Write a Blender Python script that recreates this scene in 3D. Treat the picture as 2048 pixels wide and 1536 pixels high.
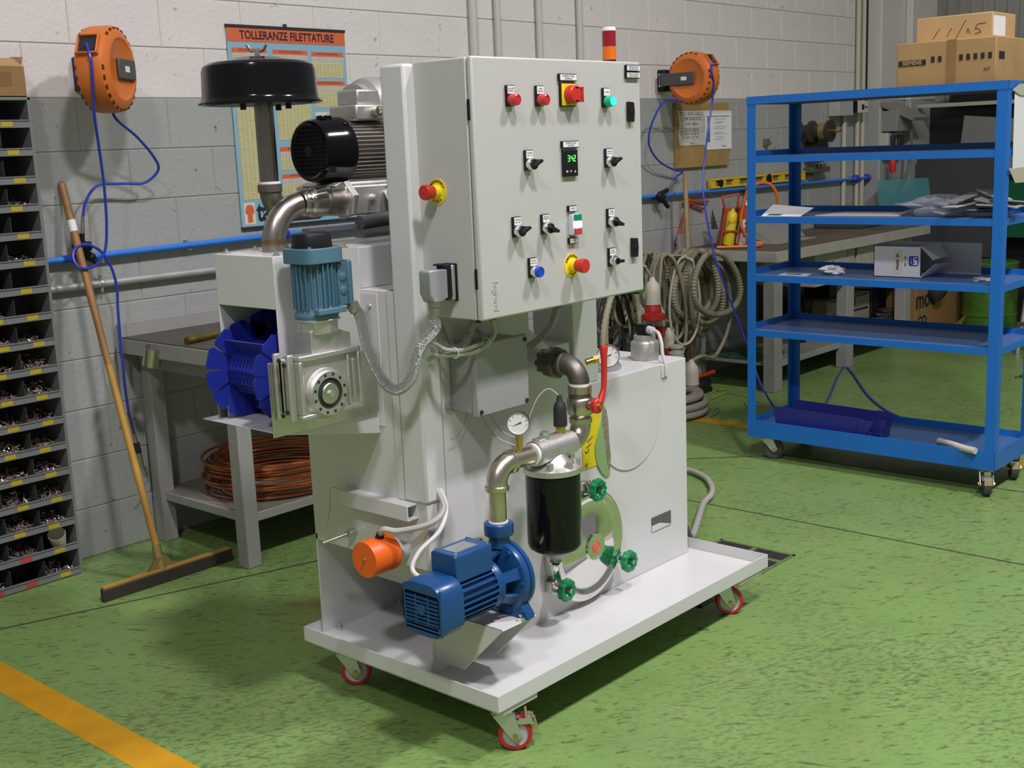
import bpy, math, random
from mathutils import Vector, Matrix
random.seed(7)
for o in list(bpy.data.objects): bpy.data.objects.remove(o)
S = bpy.context.scene
COL = S.collection
# ---------------------------------------------------------------- camera
CAM = Vector((0, 0, 1.57)); FPX = 2426.909
YAW, PIT, ROL = [math.radians(a) for a in (42.20238, 11.10790, -2.32360)]
_f = Vector((math.cos(YAW)*math.cos(PIT), math.sin(YAW)*math.cos(PIT), -math.sin(PIT)))
_r = Vector((math.sin(YAW), -math.cos(YAW), 0)); _u = _r.cross(_f)
CR = math.cos(ROL)*_r + math.sin(ROL)*_u; CU = -math.sin(ROL)*_r + math.cos(ROL)*_u; CF = _f
cd = bpy.data.cameras.new('camera'); cam = bpy.data.objects.new('camera', cd); COL.objects.link(cam)
cd.sensor_width = 36; cd.lens = FPX*36/2048; cd.clip_start = .05; cd.clip_end = 100
cam.matrix_world = Matrix(((CR.x, CU.x, -CF.x, CAM.x), (CR.y, CU.y, -CF.y, CAM.y), (CR.z, CU.z, -CF.z, CAM.z), (0, 0, 0, 1)))
S.camera = cam
# ---------------------------------------------------------------- world, lights, exposure
w = bpy.data.worlds.new('hall_air'); S.world = w; w.use_nodes = True
w.node_tree.nodes['Background'].inputs[0].default_value = (1.0, .96, .99, 1)
w.node_tree.nodes['Background'].inputs[1].default_value = .195
S.view_settings.view_transform = 'Standard'; S.view_settings.look = 'None'
S.view_settings.exposure = 0.0; S.view_settings.gamma = 1; S.view_settings.use_curve_mapping = False
def lamp(name, loc, watts, sx, sy, col=(.985, .935, 1.0)):
    ld = bpy.data.lights.new(name, 'AREA'); ld.shape = 'RECTANGLE'; ld.size = sx; ld.size_y = sy
    ld.energy = watts; ld.color = col
    o = bpy.data.objects.new(name, ld); COL.objects.link(o); o.location = loc
    return o
lamp('ceiling_or_fill_lamp', (1.1, -.55, 6.0), 265, .5, .5)
lamp('ceiling_or_fill_lamp', (4.3, -.55, 6.0), 265, .5, .5)
lamp('ceiling_or_fill_lamp', (-2.1, -.55, 6.0), 190, .5, .5)  # added fill to brighten the left-facing sides, no known lamp there
# ---------------------------------------------------------------- helpers
def at(px, py, x=None, y=None, z=None):
    """Point of the photograph (2048x1536) on the known plane x=, y= or z= of the hall."""
    d = CR*((px-1024)/FPX) - CU*((py-768)/FPX) + CF
    t = (x-CAM.x)/d.x if x is not None else ((y-CAM.y)/d.y if y is not None else (z-CAM.z)/d.z)
    return CAM + d*t
V = Vector
MATS = {}
def mat(name, col, rough=.5, metal=0., var=0., vs=8., bump=0., bs=60., spec=.5, emit=0., alpha=1., trans=0., coat=0.):
    if name in MATS: return MATS[name]
    m = bpy.data.materials.new(name); m.use_nodes = True; N = m.node_tree.nodes; L = m.node_tree.links
    b = N['Principled BSDF']; c = (*col, 1)
    b.inputs['Base Color'].default_value = c; b.inputs['Roughness'].default_value = rough
    b.inputs['Metallic'].default_value = metal; b.inputs['Specular IOR Level'].default_value = spec
    b.inputs['Alpha'].default_value = alpha; b.inputs['Transmission Weight'].default_value = trans
    b.inputs['Coat Weight'].default_value = coat
    if emit: b.inputs['Emission Color'].default_value = c; b.inputs['Emission Strength'].default_value = emit
    tc = N.new('ShaderNodeTexCoord')
    if var:
        n = N.new('ShaderNodeTexNoise'); n.inputs['Scale'].default_value = vs; n.inputs['Detail'].default_value = 6
        L.new(tc.outputs['Object'], n.inputs['Vector'])
        r = N.new('ShaderNodeValToRGB'); r.color_ramp.elements[0].position = .3; r.color_ramp.elements[1].position = .7
        r.color_ramp.elements[0].color = (*[k*(1-var) for k in col], 1); r.color_ramp.elements[1].color = (*[min(1, k*(1+var*.6)) for k in col], 1)
        L.new(n.outputs[0], r.inputs[0]); L.new(r.outputs[0], b.inputs['Base Color'])
    if bump:
        n = N.new('ShaderNodeTexNoise'); n.inputs['Scale'].default_value = bs; n.inputs['Detail'].default_value = 4
        L.new(tc.outputs['Object'], n.inputs['Vector'])
        bp = N.new('ShaderNodeBump'); bp.inputs['Strength'].default_value = bump; bp.inputs['Distance'].default_value = .01
        L.new(n.outputs[0], bp.inputs['Height']); L.new(bp.outputs[0], b.inputs['Normal'])
    MATS[name] = m; return m
WHITE = mat('machine_white', (.625, .63, .61), .26, var=.02, vs=3)
CABW = mat('cabinet_grey_white', (.50, .50, .465), .38, bump=.06, bs=900)
BLACK = mat('black_plastic', (.010, .010, .012), .4, spec=.3)
GLOSSB = mat('black_gloss', (.004, .004, .005), .13, spec=.32)
RUBBER = mat('dark_rubber', (.02, .02, .021), .6)
STEEL = mat('stainless', (.62, .60, .56), .3, 1, var=.12, vs=14)
CHROME = mat('polished_steel', (.80, .79, .76), .09, 1)
STAIN = mat('heat_tinted_steel', (.47, .43, .37), .32, 1, var=.25, vs=18)
ALU = mat('cast_aluminium', (.60, .59, .55), .42, .85, var=.1, vs=30, bump=.15, bs=300)
ZINC = mat('zinc_plate', (.62, .62, .60), .38, .9, var=.1)
BRASS = mat('brass', (.60, .42, .14), .3, 1, var=.15, vs=30)
CAST = mat('dark_malleable_iron', (.17, .155, .125), .42, .7, var=.2, vs=40)
NICK = mat('nickel_brass', (.60, .55, .45), .3, 1, var=.12, vs=25)
BLUEP = mat('pump_blue', (.010, .066, .205), .28)
BLUEM = mat('motor_grey_blue', (.075, .17, .235), .42)
BELT = mat('belt_blue_plastic', (.018, .032, .32), .35)
RED = mat('red_plastic', (.55, .03, .02), .35)
ORANGE = mat('orange_plastic', (.80, .13, .01), .4)
YEL = mat('yellow_plastic', (.85, .66, .02), .45)
GREENK = mat('green_plastic', (.0, .22, .07), .3)
PAPER = mat('white_paper', (.78, .78, .76), .7)
GREYB = mat('grey_box_plastic', (.30, .31, .30), .45)
CABLE = mat('grey_cable', (.42, .41, .36), .55)
FLEX = mat('braided_steel_hose', (.50, .51, .49), .28, .9, bump=1., bs=420)
GREYM = mat('grey_painted_metal', (.30, .30, .27), .45, var=.08)
REELO = mat('reel_orange', (.66, .17, .025), .45, var=.04)
HOSEB = mat('blue_air_hose', (.03, .05, .42), .3)
PIPEB = mat('blue_air_pipe', (.03, .20, .70), .35)
INK = mat('black_ink', (.015, .015, .02), .6)

class MB:
    """Collects shapes into one mesh."""
    def __init__(s): s.v = []; s.f = []; s.M = None
    def add(s, vs, fs):
        n = len(s.v)
        s.v += [tuple(s.M @ V(p)) if s.M else tuple(p) for p in vs]; s.f += [tuple(i+n for i in f) for f in fs]; return s
    def box(s, x0, x1, y0, y1, z0, z1):
        return s.add([(x0,y0,z0),(x1,y0,z0),(x1,y1,z0),(x0,y1,z0),(x0,y0,z1),(x1,y0,z1),(x1,y1,z1),(x0,y1,z1)],
                     [(0,3,2,1),(4,5,6,7),(0,1,5,4),(1,2,6,5),(2,3,7,6),(3,0,4,7)])
    def lathe(s, o, ax, prof, n=24, cap=True):
        """profile [(r,h)] turned about the axis ax through o"""
        o = V(o); a = V(ax).normalized(); e1 = a.orthogonal().normalized(); e2 = a.cross(e1); vs = []; fs = []
        for r, h in prof:
            for i in range(n):
                t = 2*math.pi*i/n; vs.append(o+a*h+(e1*math.cos(t)+e2*math.sin(t))*r)
        for k in range(len(prof)-1):
            for i in range(n):
                j = (i+1) % n; fs.append((k*n+i, k*n+j, (k+1)*n+j, (k+1)*n+i))
        if cap: fs += [tuple(range(n-1, -1, -1)), tuple((len(prof)-1)*n+i for i in range(n))]
        return s.add(vs, fs)
    def cyl(s, p0, p1, r0, r1=None, n=20):
        p0 = V(p0); p1 = V(p1); d = p1-p0
        return s.lathe(p0, d, [(r0, 0), (r0 if r1 is None else r1, d.length)], n)
    def prism(s, poly, plane, d0, d1):
        """polygon [(a,b)] in plane 'xy','xz','yz' pushed from d0 to d1 along the third axis"""
        f = {'xy': lambda a,b,d: (a,b,d), 'xz': lambda a,b,d: (a,d,b), 'yz': lambda a,b,d: (d,a,b)}[plane]; n = len(poly)
        return s.add([f(a,b,d0) for a,b in poly]+[f(a,b,d1) for a,b in poly],
                     [tuple(range(n)), tuple(range(2*n-1, n-1, -1))]+[(i, i+n, (i+1) % n+n, (i+1) % n) for i in range(n)])
    def tube(s, pts, r, n=10, closed=False, cap=True, rad=None):
        pts = [V(p) for p in pts]; m = len(pts); vs = []; fs = []
        def tan(i):
            a = pts[(i-1) % m] if (closed or i > 0) else pts[0]; b = pts[(i+1) % m] if (closed or i < m-1) else pts[-1]
            return (b-a).normalized()
        t = tan(0); e = t.orthogonal().normalized()
        for i in range(m):
            t2 = tan(i); e = (e-t2*e.dot(t2)).normalized(); b = t2.cross(e); rr = rad[i] if rad else r
            for k in range(n):
                a = 2*math.pi*k/n; vs.append(pts[i]+(e*math.cos(a)+b*math.sin(a))*rr)
        for i in range(m if closed else m-1):
            j = (i+1) % m
            for k in range(n):
                l = (k+1) % n; fs.append((i*n+k, i*n+l, j*n+l, j*n+k))
        if cap and not closed: fs += [tuple(range(n-1, -1, -1)), tuple((m-1)*n+k for k in range(n))]
        return s.add(vs, fs)
    def ball(s, c, r, n=14, sc=(1,1,1)):
        c = V(c); vs = []; fs = []; R = n//2
        for i in range(R+1):
            p = math.pi*i/R
            for k in range(n):
                a = 2*math.pi*k/n; vs.append((c.x+r*sc[0]*math.sin(p)*math.cos(a), c.y+r*sc[1]*math.sin(p)*math.sin(a), c.z+r*sc[2]*math.cos(p)))
        for i in range(R):
            for k in range(n): fs.append((i*n+k, (i+1)*n+k, (i+1)*n+(k+1) % n, i*n+(k+1) % n))
        return s.add(vs, fs)
    def ring(s, o, ax, ro, ri, h, n=32):
        return s.lathe(o, ax, [(ri, 0), (ro, 0), (ro, h), (ri, h), (ri, 0)], n, False)
    def hexa(s, o, ax, r, h): return s.lathe(o, ax, [(r, 0), (r, h)], 6)
WL = {}
def link(o, parent, c):
    COL.objects.link(o); o.location = c; WL[o.name] = V(c)
    if parent: o.parent = parent; o.matrix_parent_inverse = Matrix.Translation(-WL[parent.name])
def mesh_of(mb, m, name, smooth=True, c=None):
    vs = [V(p) for p in mb.v]
    if c is None:
        lo = V(min(p[i] for p in vs) for i in range(3)); hi = V(max(p[i] for p in vs) for i in range(3)); c = (lo+hi)/2
    me = bpy.data.meshes.new(name); me.from_pydata([tuple(p-c) for p in vs], [], mb.f); me.validate(); me.update()
    me.materials.append(m)
    if smooth:
        me.shade_smooth(); me.set_sharp_from_angle(angle=math.radians(38))
    return me, c
def obj(name, mb, m, parent=None, label=None, cat=None, group=None, kind=None, bev=0., smooth=True):
    me, c = mesh_of(mb, m, name, smooth)
    o = bpy.data.objects.new(name, me); link(o, parent, c)
    if bev:
        b = o.modifiers.new('edge', 'BEVEL'); b.width = bev; b.segments = 2; b.limit_method = 'ANGLE'; b.angle_limit = math.radians(40)
        b.harden_normals = False
    if label: o['label'] = label
    if cat: o['category'] = cat
    if group: o['group'] = group
    if kind: o['kind'] = kind
    return o
def thing(name, label, cat, loc, group=None, kind=None):
    o = bpy.data.objects.new(name, None); o.empty_display_size = .1; link(o, None, loc)
    o['label'] = label
    if cat: o['category'] = cat
    if group: o['group'] = group
    if kind: o['kind'] = kind
    return o
def dupmesh(src, parent, c):
    o = src.copy(); COL.objects.link(o); o.location = c; WL[o.name] = V(c); o.parent = parent
    o.matrix_parent_inverse = Matrix.Translation(-WL[parent.name]) if parent else Matrix()
    return o
def B(name, x0, x1, y0, y1, z0, z1, m, parent=None, bev=.002, **k): return obj(name, MB().box(x0,x1,y0,y1,z0,z1), m, parent, bev=bev, **k)
def spline(pts, k=8, closed=False):
    P = [V(p) for p in pts]; n = len(P); out = []
    for i in range(n if closed else n-1):
        g = (lambda j: P[j % n]) if closed else (lambda j: P[max(0, min(n-1, j))])
        a, b, c, d = g(i-1), g(i), g(i+1), g(i+2)
        for q in range(k):
            t = q/k; out.append(.5*((2*b)+(c-a)*t+(2*a-5*b+4*c-d)*t*t+(3*b-a-3*c+d)*t**3))
    if not closed: out.append(P[-1])
    return out
def arc(c, e1, e2, r, a0, a1, n=10):
    c = V(c); e1 = V(e1); e2 = V(e2)
    return [c+(e1*math.cos(math.radians(a0+(a1-a0)*i/n))+e2*math.sin(math.radians(a0+(a1-a0)*i/n)))*r for i in range(n+1)]
def text(name, body, size, org, right, up, m, parent=None, align='CENTER', ext=.0004, sx=1., bold=0.):
    cu = bpy.data.curves.new(name, 'FONT'); cu.body = body; cu.size = size; cu.align_x = align; cu.align_y = 'CENTER'; cu.extrude = ext
    cu.resolution_u = 3; cu.offset = bold
    t = bpy.data.objects.new(name, cu); COL.objects.link(t); bpy.context.view_layer.update()
    me = bpy.data.meshes.new_from_object(t); bpy.data.objects.remove(t); bpy.data.curves.remove(cu)
    R = V(right).normalized(); U = V(up).normalized(); N = R.cross(U)
    mx = Matrix(((R.x*sx, U.x, N.x, 0), (R.y*sx, U.y, N.y, 0), (R.z*sx, U.z, N.z, 0), (0,0,0,1)))
    me.transform(mx); me.materials.clear(); me.materials.append(m)
    o = bpy.data.objects.new(name, me); link(o, parent, V(org)); return o
NY = ((1,0,0), (0,0,1))      # right, up on a face that looks to -Y
NX = ((0,-1,0), (0,0,1))     # right, up on a face that looks to -X
# ================================================================ the setting
def floor_mat():
    m = bpy.data.materials.new('green_floor_paint'); m.use_nodes = True; N = m.node_tree.nodes; L = m.node_tree.links
    b = N['Principled BSDF']; tc = N.new('ShaderNodeTexCoord')
    def noise(scale, det, sc=(1,1,1), rot=0, dist=0.):
        mp = N.new('ShaderNodeMapping'); mp.vector_type = 'TEXTURE'; mp.inputs['Scale'].default_value = sc; mp.inputs['Rotation'].default_value = (0,0,rot)
        L.new(tc.outputs['Object'], mp.inputs[0]); n = N.new('ShaderNodeTexNoise'); n.inputs['Scale'].default_value = scale
        n.inputs['Detail'].default_value = det; n.inputs['Roughness'].default_value = .62; n.inputs['Distortion'].default_value = dist; L.new(mp.outputs[0], n.inputs['Vector']); return n
    def ramp(src, p0, p1, c0=(0,0,0,1), c1=(1,1,1,1)):
        r = N.new('ShaderNodeValToRGB'); e = r.color_ramp.elements; e[0].position = p0; e[1].position = p1; e[0].color = c0; e[1].color = c1
        L.new(src.outputs[0], r.inputs[0]); return r
    def mix(fac, a, c, k=1.):
        x = N.new('ShaderNodeMix'); x.data_type = 'RGBA'
        if k != 1:
            mu = N.new('ShaderNodeMath'); mu.operation = 'MULTIPLY'; mu.inputs[1].default_value = k; L.new(fac.outputs[0], mu.inputs[0]); fac = mu
        L.new(fac.outputs[0], x.inputs[0]); L.new(a, x.inputs[6])
        if isinstance(c, tuple): x.inputs[7].default_value = c
        else: L.new(c, x.inputs[7])
        return x.outputs[2]
    base = ramp(noise(1.3, 6), .3, .72, (.175, .30, .080, 1), (.215, .35, .100, 1))
    big = ramp(noise(.9, 3), .45, .62)                                # worn zones carry more scuffs
    c = base.outputs[0]
    def scuff(n, a, b2, col, k):
        nonlocal c
        c = mix(ramp(n, a, b2), c, col, k)
    SC = (.092, .135, .045, 1)
    tan = ramp(noise(7, 8), .5, .7); c = mix(tan, c, (.235, .315, .105, 1), .6)
    scuff(noise(52, 10, (2.6, .8, 1), -.84, .3), .585, .635, SC, .9)
    scuff(noise(40, 10, (3.2, .7, 1), -.35, .3), .61, .65, (.085, .125, .043, 1), .9)
    scuff(noise(26, 10, (5.5, .5, 1), -1.15, .2), .645, .675, (.075, .11, .04, 1), .9)
    scuff(noise(110, 5, (1.6, .8, 1), -.84), .65, .69, SC, .75)
    g = N.new('ShaderNodeMath'); g.operation = 'MULTIPLY'; L.new(big.outputs[0], g.inputs[0]); L.new(ramp(noise(60, 12, (1.8, .8, 1), -.6, .3), .50, .58).outputs[0], g.inputs[1])
    c = mix(g, c, (.09, .13, .045, 1), .65)
    dirt = ramp(noise(.55, 5), .56, .75)
    c = mix(dirt, c, (.085, .14, .04, 1), .55)
    L.new(c, b.inputs['Base Color'])
    rr = ramp(noise(5, 6), .3, .7, (.30,.30,.30,1), (.48,.48,.48,1)); L.new(rr.outputs[0], b.inputs['Roughness'])
    return m
fl = obj('floor', MB().box(-3, 11.5, -3, 4.6, -.1, 0), floor_mat(), kind='structure', smooth=False)
LINE = mat('yellow_floor_paint', (.58, .29, .006), .45, var=.12, vs=12)
SEAM = mat('floor_joint_dark', (.055, .05, .03), .8)
for (x0, x1, y0, y1) in ((1.49, 1.60, -1, 3.86), (5.65, 5.735, 1.0, 3.78)):
    obj('painted_line', MB().box(x0, x1, y0, y1, .0002, .0012), LINE, fl, label='yellow painted line on the green floor')
for pts, wd in ((((1.5, 4.075), (1.728, 4.001), (2.592, 3.719), (3.6, 3.41), (4.93, 3.3), (5.2, 3.0)), .009), (((4.335, -1), (4.335, 4.3)), .007), (((5.245, -.5), (5.245, 3.0)), .006), (((6.2, 3.75), (5.2, 2.95)), .005)):
    mb = MB()
    for (ax, ay), (bx, by) in zip(pts, pts[1:]):
        d = V((bx-ax, by-ay, 0)).normalized(); q = V((-d.y, d.x, 0))*wd/2
        mb.add([V((ax,ay,.0016))-q, V((bx,by,.0016))-q, V((bx,by,.0016))+q, V((ax,ay,.0016))+q, V((ax,ay,0))-q, V((bx,by,0))-q, V((bx,by,0))+q, V((ax,ay,0))+q],
               [(0,1,2,3), (4,7,6,5), (0,4,5,1), (2,6,7,3), (1,5,6,2), (3,7,4,0)])
    obj('floor_seam', mb, SEAM, fl, smooth=False)
# drain grating under the machine and a second one by the trolley
IRON = mat('worn_iron', (.15, .19, .075), .6, .1, var=.3, vs=25)
def grate(x0, x1, y0, y1, n):
    mb = MB(); t = .012
    mb.box(x0, x1, y0, y0+t, 0, .004).box(x0, x1, y1-t, y1, 0, .004).box(x0, x0+t, y0, y1, 0, .004).box(x1-t, x1, y0, y1, 0, .004)
    o = obj('drain_grating', mb, IRON, fl, label='rusty iron drain grating set in the floor', smooth=False)
    p = obj('pit', MB().box(x0+t, x1-t, y0+t, y1-t, .0002, .0012), RUBBER, o, smooth=False)
    step = (x1-x0-t)/n
    for i in range(n-1): obj('bar', MB().box(x0+t/2+step*(i+1)-.011, x0+t/2+step*(i+1)+.011, y0+t, y1-t, .001, .0035), IRON, o, smooth=False)
    obj('bar', MB().box(x0, x1, (y0+y1)/2-.010, (y0+y1)/2+.010, .001, .0034), IRON, o, smooth=False)
grate(3.30, 3.955, 2.17, 2.50, 7); grate(7.72, 8.30, 2.30, 2.70, 6)

# block wall: 40 x 20 cm blocks, grey below 1.815 m, white above
def wall_mat(name, col, dirt):
    m = mat(name, col, .6, var=.05, vs=4, bump=.25, bs=45)
    N = m.node_tree.nodes; L = m.node_tree.links; b = N['Principled BSDF']; g = N.new('ShaderNodeNewGeometry')
    n = N.new('ShaderNodeTexNoise'); n.inputs['Scale'].default_value = 26; n.inputs['Detail'].default_value = 3; L.new(g.outputs['Position'], n.inputs['Vector'])
    r = N.new('ShaderNodeValToRGB'); r.color_ramp.elements[0].position = .70; r.color_ramp.elements[1].position = .74; L.new(n.outputs[0], r.inputs[0])
    x = N.new('ShaderNodeMix'); x.data_type = 'RGBA'; x.inputs[7].default_value = dirt
    src = b.inputs['Base Color'].links[0].from_socket; L.new(r.outputs[0], x.inputs[0]); L.new(src, x.inputs[6]); L.new(x.outputs[2], b.inputs['Base Color'])
    return m
WGREY = wall_mat('grey_wall_paint', (.345, .36, .33), (.15, .15, .13, 1)); WWHITE = wall_mat('white_wall_paint', (.68, .645, .60), (.4, .37, .33, 1))
MORT = mat('painted_mortar', (.30, .30, .275), .8)
WY = 4.46; BW = .4; BH = .2018; G = .0016
wb = obj('wall_back', MB().box(.8, 9.0, WY-.0045, WY+.2, 0, 3.2), MORT, kind='structure', smooth=False)
def block_proto(m, wd):
    x = wd/2-G/2; z = BH/2-G*.9; c = .003; d = .012; mb = MB()
    mb.add([(-x,d,-z),(x,d,-z),(x,d,z),(-x,d,z),(-x,c,-z),(x,c,-z),(x,c,z),(-x,c,z),(-x+c,0,-z+c),(x-c,0,-z+c),(x-c,0,z-c),(-x+c,0,z-c)],
           [(8,9,10,11),(4,5,9,8),(5,6,10,9),(6,7,11,10),(7,4,8,11),(0,1,5,4),(1,2,6,5),(2,3,7,6),(3,0,4,7)])
    return mesh_of(mb, m, 'block', False, V((0,0,0)))[0]
me_full = {0: block_proto(WGREY, BW), 1: block_proto(WWHITE, BW)}
for r in range(14):
    zc = (r+.5)*BH; up = 1 if r >= 9 else 0; x = 2.673-.4*6 + (0 if r % 2 == 0 else -.2)
    while x-BW/2 < 8.95:
        # only what the photograph shows: left edge of frame and what the far end leaves
        if x > .9 and x+BW/2 <= 9.001:
            q = CF.dot(V((x+.2, WY, zc))-CAM); sx = CR.dot(V((x+.2, WY, zc))-CAM)/q*FPX+1024; sy = 768-CU.dot(V((x, WY, zc))-CAM)/q*FPX
            if sx > -330 and sy > -240:
                o = bpy.data.objects.new('block', me_full[up]); link(o, wb, V((x, WY-.008, zc)))
        elif x > .9:
            wd = 9.0-(x-BW/2)
            o = bpy.data.objects.new('block', block_proto((WGREY, WWHITE)[up], wd)); link(o, wb, V((x-BW/2+wd/2, WY-.008, zc)))
        x += BW
# concrete column and steel-clad end wall at the far right
COLW = mat('white_column_paint', (.62, .60, .54), .6, var=.05, vs=3)
pc = thing('trim_1', 'white and grey painted concrete column in the corner', None, (9.6, 4.3, 0), kind='structure')
B('column_foot', 9.2, 10.1, 4.33, 4.6, 0, 1.80, WGREY, pc, bev=.01); B('column_shaft', 9.2, 10.1, 4.33, 4.6, 1.80, 3.2, COLW, pc, bev=.01)
B('pilaster', 9.62, 10.1, 4.27, 4.33, 1.80, 3.2, COLW, pc, bev=.01); B('pilaster', 9.62, 10.1, 4.27, 4.33, 0, 1.80, WGREY, pc, bev=.01)
CLAD = mat('grey_green_cladding', (.33, .34, .29), .5, .2, var=.05)
prof = []; y = -3.0
while y < 4.6:
    prof += [(10.35, y), (10.35, y+.05), (10.335, y+.06), (10.335, y+.09)]; y += .1
obj('wall_right', MB().prism([(10.5, -3.0)]+[(a, b) for a, b in prof]+[(10.5, 4.6)], 'xy', 0, 3.4), CLAD, kind='structure', smooth=False)
# ================================================================ the machine
MC = thing('filtration_machine', 'white wheeled machine with control cabinet, pumps, filters and blue paddle conveyor', 'machine', (2.78, 2.39, 0))
def part(name, mb, m, parent=None, **k): return obj(name, mb, m, parent or MC, **k)
# --- tray on castors
TX0, TX1, TY0, TY1 = 2.104, 3.456, 2.0, 2.79
mb = MB().box(TX0+.004, TX1-.004, TY0+.004, TY1-.004, .1385, .146)
for a in ((TX0, TX1, TY0, TY0+.004), (TX0, TX1, TY1-.004, TY1), (TX0, TX0+.004, TY0+.004, TY1-.004), (TX1-.004, TX1, TY0+.004, TY1-.004)): mb.box(*a, .1385, .182)
tray = part('drip_tray', mb, WHITE, label='white sheet steel drip tray')
for x0 in (2.125, 3.285):
    B('castor_rail', x0, x0+.14, TY0+.006, TY1-.01, .119, .139, WHITE, MC, bev=.003)
WHEELC = mat('grey_nylon_hub', (.50, .49, .47), .4)
def caster(cx, cy, dx, dy, brake, tread, r=.04, plate=.119, nm='castor', root=None, lab=None, hubm=WHEELC):
    """swivel axis at cx,cy; wheel trails to dx,dy"""
    d = V((dx, dy, 0)); off = d.normalized(); ax = V((-off.y, off.x, 0)); wc = V((cx, cy, r))+d
    f = MB(); hw = .026
    f.cyl((cx, cy, plate-.016), (cx, cy, plate-.002), .032, n=20)
    for s in (-1, 1):
        o = V((cx, cy, 0))+ax*s*(hw); e = wc+ax*s*hw
        p = [(V((o.x, o.y, plate-.012))-off*.026), (V((o.x, o.y, plate-.012))+off*.03), V((e.x, e.y, r))+off*.016+V((0,0,.002)), V((e.x, e.y, r-.014)), V((e.x, e.y, r))-off*.016]
        q = [v+ax*s*.003 for v in p]; n = 5
        f.add(p+q, [tuple(range(n)), tuple(range(2*n-1, n-1, -1))]+[(i, i+n, (i+1) % n+n, (i+1) % n) for i in range(n)])
    f.add([], [])
    top = [V((cx, cy, plate-.014))+ax*s*(hw+.003)+off*t for s, t in ((-1,-.026), (1,-.026), (1,.032), (-1,.032))]
    f.add(top+[v+V((0,0,.004)) for v in top], [(0,1,2,3), (7,6,5,4), (0,4,5,1), (1,5,6,2), (2,6,7,3), (3,7,4,0)])
    c = obj(nm, f, ZINC, root, label=lab, smooth=True)
    w_ = .016
    obj('tyre', MB().lathe(wc-ax*w_, ax, [(r*.74, 0), (r*.93, 0), (r, .004), (r, 2*w_-.004), (r*.93, 2*w_), (r*.74, 2*w_), (r*.74, 0)], 32, False), tread, c)
    obj('wheel_hub', MB().lathe(wc-ax*w_, ax, [(.008, 0), (r*.4, .0), (r*.42, .004), (r*.70, .005), (r*.75, .001), (r*.75, 2*w_-.001), (r*.70, 2*w_-.005), (r*.42, 2*w_-.004), (.008, 2*w_)], 28), hubm, c)
    obj('axle_bolt', MB().hexa(wc-ax*(hw+.009), ax, .008, 2*hw+.018), BRASS, c)
    obj('swivel_ring', MB().cyl((cx, cy, plate-.017), (cx, cy, plate-.004), .028), mat('blue_bearing', (.02, .07, .35), .4), c)
    if brake:
        k = MB(); b0 = V((cx, cy, plate-.03))+off*.03
        k.M = Matrix(((off.x, ax.x, 0, b0.x), (off.y, ax.y, 0, b0.y), (0, 0, 1, b0.z), (0,0,0,1)))
        k.box(0, .052, -.022, -.018, -.012, .004).box(0, .052, .018, .022, -.012, .004).box(0, .012, -.022, .022, 0, .004).box(.047, .052, -.022, .022, -.006, .004)
        obj('brake_housing', k, ZINC, c)
        k = MB(); k.M = Matrix(((off.x, ax.x, 0, b0.x), (off.y, ax.y, 0, b0.y), (0, 0, 1, b0.z), (0,0,0,1)))
        k.add([(.03,-.016,-.004),(.056,-.016,-.006),(.062,-.016,-.03),(.054,-.016,-.034),(.03,.016,-.004),(.056,.016,-.006),(.062,.016,-.03),(.054,.016,-.034)],
              [(0,1,2,3),(7,6,5,4),(0,4,5,1),(1,5,6,2),(2,6,7,3),(3,7,4,0)]).box(.028, .034, -.014, .014, -.002, .022)
        obj('brake_pedal', k, mat('yellow_zinc', (.50, .42, .20), .4, .7), c)
    return c
REDT = mat('red_polyurethane', (.48, .02, .025), .35)
caster(2.165, 2.045, .022, -.022, True, REDT, r=.046, root=MC, lab='red castor with brake')
caster(2.175, 2.69, .02, -.022, False, REDT, r=.046, root=MC, lab='red castor')
caster(3.30, 2.09, .020, -.022, False, REDT, r=.046, root=MC, lab='red castor')
caster(3.335, 2.70, -.02, .02, False, REDT, r=.046, root=MC, lab='red castor')
# --- tank and body
FY, LX = 2.29, 2.165
t = .003
tank = part('tank', MB().prism([(2.80, .146), (3.41, .146), (3.41, .84), (2.80, .84)], 'xz', FY, TY1-.01), WHITE, bev=.003, label='white rectangular oil tank')
part('front_panel', MB().prism([(LX, .146), (2.80, .146), (2.80, .84), (2.755, .935), (2.685, .99), (2.539, 1.10), (2.50, 1.14), (LX, 1.14)], 'xz', FY, FY+.01), WHITE)
part('side_housing', MB().box(LX, 2.62, FY+.01, TY1-.01, .44, 1.205), WHITE, bev=.003)
part('lower_housing', MB().box(LX+.15, 2.80, FY+.01, TY1-.05, .30, .44), WHITE)
part('tank_lower_body', MB().box(2.62, 2.80, FY+.01, TY1-.02, .146, .98), WHITE)
part('ledge', MB().box(LX+.10, LX+.16, FY+.02, 2.62, .345, .392), WHITE, bev=.002)
part('rear_leg_plate', MB().box(LX, 2.80, TY1-.02, TY1-.012, .146, .46), WHITE)
for x in (2.212, 2.462): part('foot_bolt', MB().hexa((x, 2.755, .146), (0,0,1), .010, .01).cyl((x, 2.755, .146), (x, 2.755, .166), .005), ZINC)
# slot in the tank front, a flat panel, its grey standing for the shade inside
sl = MB().box(3.192, 3.306, FY-.0015, FY+.0005, .2785, .326)
part('inspection_slot', sl, mat('slot_shadow_grey', (.10, .10, .10), .7), label='rectangular inspection slot')
part('slot_sill', MB().prism([(3.192, .2785), (3.306, .2785), (3.24, .298), (3.192, .298)], 'xz', FY-.004, FY-.0012), WHITE)
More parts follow.
